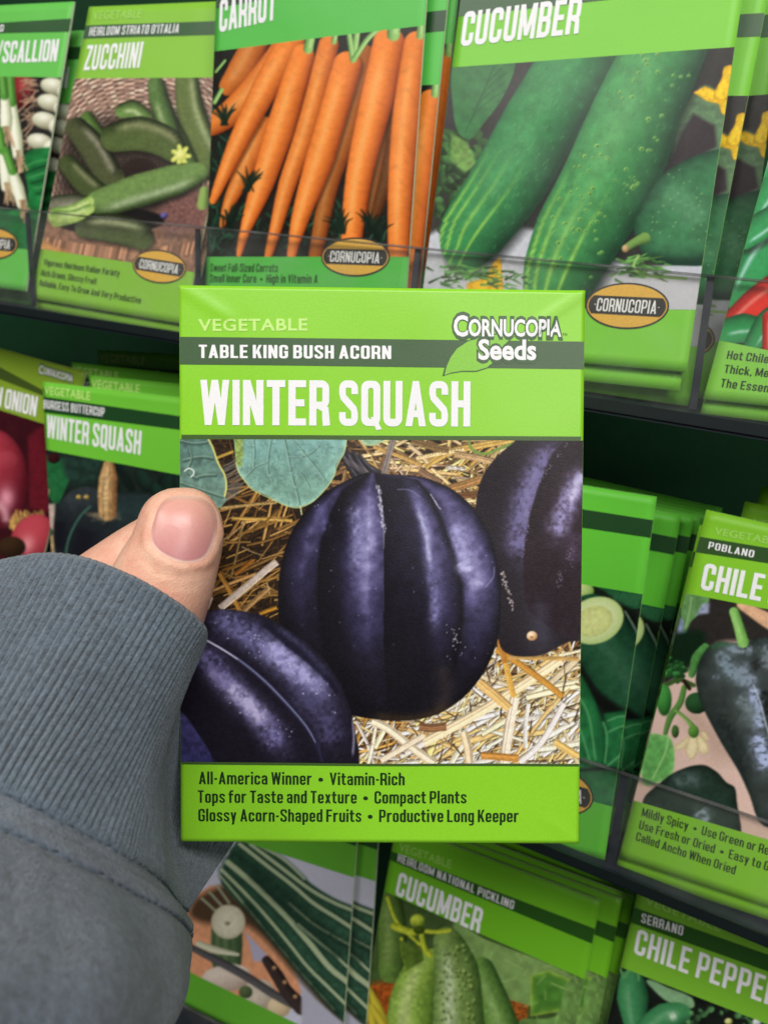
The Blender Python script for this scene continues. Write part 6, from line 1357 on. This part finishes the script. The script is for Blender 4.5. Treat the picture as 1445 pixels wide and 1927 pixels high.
# skin creases over the joint and down the side of the thumb
for (ax, ay), (bx, by), h, w in (((266, 1092), (310, 1106), .2, 3), ((310, 1106), (368, 1104), .2, 3), ((282, 1112), (340, 1124), .10, 3.5), ((262, 1052), (300, 1082), .28, 3), ((300, 1082), (352, 1090), .28, 3), ((256, 1068), (296, 1098), .12, 4), ((345, 1076), (390, 1072), .10, 4), ((238, 1080), (262, 1010), .10, 5), ((395, 1075), (412, 1020), .06, 5)):
    ex, ey = bx - ax, by - ay; t = np.clip(((hx - ax) * ex + (hy - ay) * ey) / (ex * ex + ey * ey), 0, 1); q = np.hypot(hx - ax - t * ex, hy - ay - t * ey)
    hV = hV - hN * (np.where(front, h * np.exp(-(q / w) ** 2), 0))[:, None]
def skin(name):
    m = bpy.data.materials.new(name); m.use_nodes = True; nt = m.node_tree; b = nt.nodes['Principled BSDF']
    tc = nt.nodes.new('ShaderNodeTexCoord')
    n1 = nt.nodes.new('ShaderNodeTexNoise'); n1.inputs['Scale'].default_value = 160; n1.inputs['Detail'].default_value = 8; n1.inputs['Roughness'].default_value = .65
    n2 = nt.nodes.new('ShaderNodeTexNoise'); n2.inputs['Scale'].default_value = 1500; n2.inputs['Detail'].default_value = 4
    vo = nt.nodes.new('ShaderNodeTexVoronoi'); vo.inputs['Scale'].default_value = 1700; vo.feature = 'DISTANCE_TO_EDGE'
    for q in (n1, n2, vo): nt.links.new(tc.outputs['Object'], q.inputs['Vector'])
    cr = nt.nodes.new('ShaderNodeValToRGB'); cr.color_ramp.elements[0].position = .3; cr.color_ramp.elements[1].position = .72
    cr.color_ramp.elements[0].color = (*lin((222, 156, 132)), 1); cr.color_ramp.elements[1].color = (*lin((244, 200, 174)), 1)
    nt.links.new(n1.outputs['Fac'], cr.inputs[0])
    nt.links.new(cr.outputs[0], b.inputs['Base Color'])
    b.inputs['Roughness'].default_value = .46; b.inputs['Specular IOR Level'].default_value = .4
    b.inputs['Subsurface Weight'].default_value = .18; b.inputs['Subsurface Radius'].default_value = (1, .4, .25); b.inputs['Subsurface Scale'].default_value = .0022
    ad = nt.nodes.new('ShaderNodeMath'); ad.operation = 'MULTIPLY_ADD'; ad.inputs[1].default_value = 1.6; nt.links.new(vo.outputs[0], ad.inputs[0]); nt.links.new(n2.outputs['Fac'], ad.inputs[2])
    bp = nt.nodes.new('ShaderNodeBump'); bp.inputs['Strength'].default_value = .26; bp.inputs['Distance'].default_value = .0003
    nt.links.new(ad.outputs[0], bp.inputs['Height']); nt.links.new(bp.outputs[0], b.inputs['Normal'])
    return m
hand = pmesh('hand', hV, hF, skin('skin'), smooth=True)
bvh = BVHTree.FromPolygons([Vector(v) for v in hV], hF)
nr, na = 26, len(NO); nv, ncol = [], []
for i in range(nr):
    r = i / (nr - 1)
    for a in range(na):
        p = NC + (NO[a] - NC) * max(r, .001); d = Vector(ray(*p)).normalized()
        hit, nor, _, _ = bvh.ray_cast(Vector((0, 0, 0)), d)
        if hit is None: hit, nor = Vector(V3(p[0], p[1], 137)), Vector((0, 0, -1))
        nv.append(np.array(hit))
        s = (p[1] - 932) / 127.0
        c = A3((226, 168, 150)) * (1 - s) + A3((206, 138, 140)) * s
        if s < .09: c = c + (A3((236, 204, 184)) - c) * (1 - s / .09) * .8
        c = c + (A3((226, 160, 156)) - c) * math.exp(-((p[0] - 338) / 26) ** 2 - ((p[1] - 985) / 32) ** 2) * .5
        cw = min(1, max(0, (p[1] - 985) / 40)) * min(1, max(0, (r - .91) / .04)); c = c * (1 - .06 * min(1, max(0, (r - .84) / .06))); c = c + (A3((244, 204, 190)) - c) * cw
        ncol.append(lin(c))
nv = np.array(nv).reshape(nr, na, 3)
for k in range(7):     # even out the plate, keep its rim
    q = nv.copy(); q[1:-1] = (nv[1:-1] * 2 + nv[:-2] + nv[2:] + np.roll(nv, 1, 1)[1:-1] + np.roll(nv, -1, 1)[1:-1]) / 6; q[0] = nv[1].mean(0); nv = q
cen = nv[0].mean(0)
for i in range(nr):
    r = i / (nr - 1); nv[i, :, 2] -= .40 * (1 - r ** 12) + .03
nf = [(i * na + a, i * na + (a + 1) % na, (i + 1) * na + (a + 1) % na, (i + 1) * na + a) for i in range(nr - 1) for a in range(na)]
NAILM = paper('nail_plate', None, .33, .02, wav=.0)
pmesh('fingernail', nv.reshape(-1, 3), nf, NAILM, hand, smooth=True, colors=np.array(ncol))

# sleeve: stations along the arm, each a ring of fifteen measured points
S0 = [(-170, 1180, 150), (-75, 1085, 141), (40, 1047, 135), (140, 1049, 131), (240, 1085, 130), (320, 1130, 132), (378, 1176, 138), (387, 1214, 145), (337, 1322, 151), (392, 1462, 170), (495, 1500, 182), (430, 1350, 196), (260, 1230, 206), (60, 1150, 198), (-110, 1130, 172)]
S1 = [(-300, 1360, 133), (-200, 1280, 124), (-70, 1235, 118), (30, 1245, 115), (120, 1285, 115), (200, 1335, 117), (262, 1388, 121), (300, 1428, 128), (308, 1468, 142), (326, 1540, 160), (440, 1592, 176), (330, 1480, 186), (150, 1380, 192), (-60, 1300, 185), (-230, 1270, 160)]
S2 = [(-430, 1540, 118), (-330, 1450, 108), (-190, 1420, 103), (-90, 1450, 101), (0, 1490, 101), (80, 1527, 103), (165, 1570, 107), (245, 1615, 112), (306, 1655, 123), (332, 1690, 140), (352, 1715, 153), (250, 1650, 165), (60, 1540, 172), (-150, 1450, 165), (-340, 1440, 140)]
S3 = [(-450, 1600, 113), (-350, 1515, 103), (-200, 1487, 98), (-95, 1518, 96), (0, 1556, 96), (90, 1597, 98), (185, 1642, 102), (265, 1686, 108), (330, 1722, 117), (350, 1742, 130), (354, 1760, 146), (245, 1715, 162), (50, 1600, 168), (-165, 1510, 160), (-360, 1500, 135)]
S4 = [(-560, 1800, 95), (-450, 1720, 85), (-280, 1700, 80), (-140, 1730, 78), (-20, 1770, 78), (90, 1810, 80), (200, 1850, 85), (272, 1880, 93), (322, 1895, 104), (330, 1900, 118), (322, 1905, 135), (200, 1880, 150), (0, 1800, 155), (-240, 1720, 147), (-460, 1680, 120)]
S5 = [(a - 190, b + 260, c - 17) for a, b, c in S4]
S6 = [(a - 420, b + 600, c - 34) for a, b, c in S4]
def ring3(S): return np.array([V3(*p) for p in S])
rings = np.array([ring3(S) for S in (S0, S1, S2, S3, S4, S5, S6)])
def loft(rg, ni, nj):
    along = np.array([catmull(rg[:, j], ni) for j in range(rg.shape[1])])      # j, i, 3
    t = (np.arange(nj) / nj)[None, :, None, None]; P = [np.roll(along, k, 0)[:, None] for k in (1, 0, -1, -2)]
    full = .5 * (2 * P[1] + (P[2] - P[0]) * t + (2 * P[0] - 5 * P[1] + 4 * P[2] - P[3]) * t * t + (3 * P[1] - P[0] - 3 * P[2] + P[3]) * t ** 3)
    return full.reshape(-1, along.shape[1], 3).transpose(1, 0, 2)              # i, j, 3
NJ = 136; NI = 34
full = loft(rings, NI, NJ); ni, nj = full.shape[:2]
# even parameter round the cuff so the ribs are regular
mid = full[NI]; sl = np.linalg.norm(np.roll(mid, -1, 0) - mid, axis=1); par = np.concatenate([[0], np.cumsum(sl)]); par = par[:-1] / par[-1]
def normals(G):
    du = np.roll(G, -1, 1) - np.roll(G, 1, 1); dv = np.gradient(G, axis=0); N = np.cross(du, dv); N /= np.linalg.norm(N, axis=2)[:, :, None] + 1e-9
    c = G.mean(1)[:, None]; s = np.sign(((G - c) * N).sum(2).mean()); return N * s
N0 = normals(full); ii = np.arange(ni)[:, None] / NI
NR = 236
rib = (np.abs(np.sin(math.pi * NR * par + .5 * np.sin(par * 40))) ** .55 * 1.9 - 1.3)[None, :]
w_rib = np.clip((2.0 - ii) * 5, 0, 1) * np.clip(ii * 12 + .35, 0, 1)
rsn = np.random.RandomState(3)
ribamp = .22 + .09 * (vnoise(ni, nj, 60, 5, 2) * 2)
disp = w_rib * ribamp * 1.25 * rib
disp = disp - .55 * np.exp(-((ii - 2) / .07) ** 2) - .5 * np.exp(-((ii - 3) / .07) ** 2) + .55 * np.exp(-((ii - 2.5) / .34) ** 2)
fold = vnoise(ni, nj * 28 // 68, 70, 9, 2)[:, (np.arange(nj) * 28 // 68)] * np.clip((ii - 2.9) * 1.2, 0, 1) * 3.2
disp = disp + fold + vnoise(ni, nj, 260, 19, 2) * 1.8 * np.clip((2.1 - ii), 0, 1) * np.clip(ii * 3, 0, 1) + vnoise(ni, nj, 5, 21, 2) * .2 * np.clip((2 - ii) * 6, 0, 1)
fullD = full + N0 * disp[:, :, None]
def fabric(name, rgb, knit):
    m = bpy.data.materials.new(name); m.use_nodes = True; nt = m.node_tree; b = nt.nodes['Principled BSDF']
    tc = nt.nodes.new('ShaderNodeTexCoord')
    n1 = nt.nodes.new('ShaderNodeTexNoise'); n1.inputs['Scale'].default_value = 900; n1.inputs['Detail'].default_value = 6; n1.inputs['Roughness'].default_value = .7
    n2 = nt.nodes.new('ShaderNodeTexNoise'); n2.inputs['Scale'].default_value = 60; n2.inputs['Detail'].default_value = 3
    n3 = nt.nodes.new('ShaderNodeTexNoise'); n3.inputs['Scale'].default_value = 2400; n3.inputs['Detail'].default_value = 3
    for q in (n1, n2, n3): nt.links.new(tc.outputs['Object'], q.inputs['Vector'])
    cr = nt.nodes.new('ShaderNodeValToRGB'); cr.color_ramp.elements[0].position = .28; cr.color_ramp.elements[1].position = .74
    c = lin(rgb); cr.color_ramp.elements[0].color = (*(c * .52), 1); cr.color_ramp.elements[1].color = (*(c * 1.5), 1)
    nt.links.new(n1.outputs['Fac'], cr.inputs[0])
    mx = nt.nodes.new('ShaderNodeMix'); mx.data_type = 'RGBA'; mx.blend_type = 'MULTIPLY'; mx.inputs[0].default_value = 1
    mr = nt.nodes.new('ShaderNodeMapRange'); mr.inputs[1].default_value = .3; mr.inputs[2].default_value = .7; mr.inputs[3].default_value = .82; mr.inputs[4].default_value = 1.18
    nt.links.new(n2.outputs['Fac'], mr.inputs[0]); nt.links.new(cr.outputs[0], mx.inputs[6]); nt.links.new(mr.outputs[0], mx.inputs[7])
    nt.links.new(mx.outputs[2], b.inputs['Base Color'])
    b.inputs['Roughness'].default_value = .95; b.inputs['Specular IOR Level'].default_value = .1
    b.inputs['Sheen Weight'].default_value = .35; b.inputs['Sheen Roughness'].default_value = .5
    ad = nt.nodes.new('ShaderNodeMath'); ad.operation = 'ADD'; nt.links.new(n1.outputs['Fac'], ad.inputs[0]); nt.links.new(n3.outputs['Fac'], ad.inputs[1])
    bp = nt.nodes.new('ShaderNodeBump'); bp.inputs['Strength'].default_value = .75; bp.inputs['Distance'].default_value = knit
    nt.links.new(ad.outputs[0], bp.inputs['Height']); nt.links.new(bp.outputs[0], b.inputs['Normal'])
    return m
KNIT = fabric('ribbed_knit', (96, 110, 124), .0010); FLEECE = fabric('sweatshirt_fabric', (104, 114, 130), .0007)
# turned-in edge of the cuff
c0 = full[0].mean(0); ax = (full[0].mean(0) - full[20].mean(0)); ax /= np.linalg.norm(ax)
roll = [fullD[0] + ax * .9 - N0[0] * .5, fullD[0] + ax * 1.1 - N0[0] * 1.4, fullD[0] + ax * .4 - N0[0] * 2.1, fullD[0] - ax * 8 - N0[0] * 2.3]
G = np.concatenate([np.array(roll[::-1]), fullD[:2 * NI + 1]])
cuff = pmesh('sleeve_cuff', G.reshape(-1, 3), grid_faces(nj, len(G)), KNIT, smooth=True) if False else None
def tube_faces(nj, n):
    j = np.arange(nj)[None, :]; i = np.arange(n - 1)[:, None]
    return np.stack([i * nj + j, i * nj + (j + 1) % nj, (i + 1) * nj + (j + 1) % nj, (i + 1) * nj + j], -1).reshape(-1, 4)
cuff = pmesh('sleeve_cuff', G.reshape(-1, 3), tube_faces(nj, len(G)), KNIT, smooth=True)
B = fullD[2 * NI:]
body = pmesh('sleeve', B.reshape(-1, 3), tube_faces(nj, len(B)), FLEECE, smooth=True)
# stitching along both seams
def stitches(i0, name, gap, ln, rad):
    row = fullD[i0] + N0[i0] * (.30); cum = np.concatenate([[0], np.cumsum(np.linalg.norm(np.diff(row, axis=0), axis=1))]); V, Fc = [], []
    s = 0; a = np.linspace(0, 2 * math.pi, 7, endpoint=False)
    nxt = np.concatenate([full[i0 + 1:i0 + 2], full[i0:i0 + 1]])
    while s + ln < cum[-1]:
        p = np.array([np.interp(s, cum, row[:, k]) for k in range(3)]); q = np.array([np.interp(s + ln, cum, row[:, k]) for k in range(3)])
        k0 = int(np.searchsorted(cum, s)) % nj; nn = N0[i0, k0]; t = (q - p) / np.linalg.norm(q - p); u = np.cross(t, nn); b0 = len(V)
        q = q + u * .25 * rsn.normal()
        for f, rr in ((0, .35), (.18, 1), (.5, 1.1), (.82, 1), (1, .35)):
            c = p + (q - p) * f + nn * (.12 * math.sin(math.pi * f))
            for x in a: V.append(c + (nn * math.cos(x) + u * math.sin(x)) * rad * rr)
        for k in range(4):
            for m_ in range(7): Fc.append((b0 + k * 7 + m_, b0 + k * 7 + (m_ + 1) % 7, b0 + (k + 1) * 7 + (m_ + 1) % 7, b0 + (k + 1) * 7 + m_))
        s += gap * rsn.uniform(.9, 1.1)
    return pmesh(name, np.array(V), Fc, THREAD, body)
THREAD = plain('thread', (84, 95, 108), .8, .2)
stitches(2 * NI, 'seam_stitching', 1.7, 1.15, .16)
stitches(3 * NI, 'seam_stitching', 1.9, 1.3, .18)
bpy.context.view_layer.update()
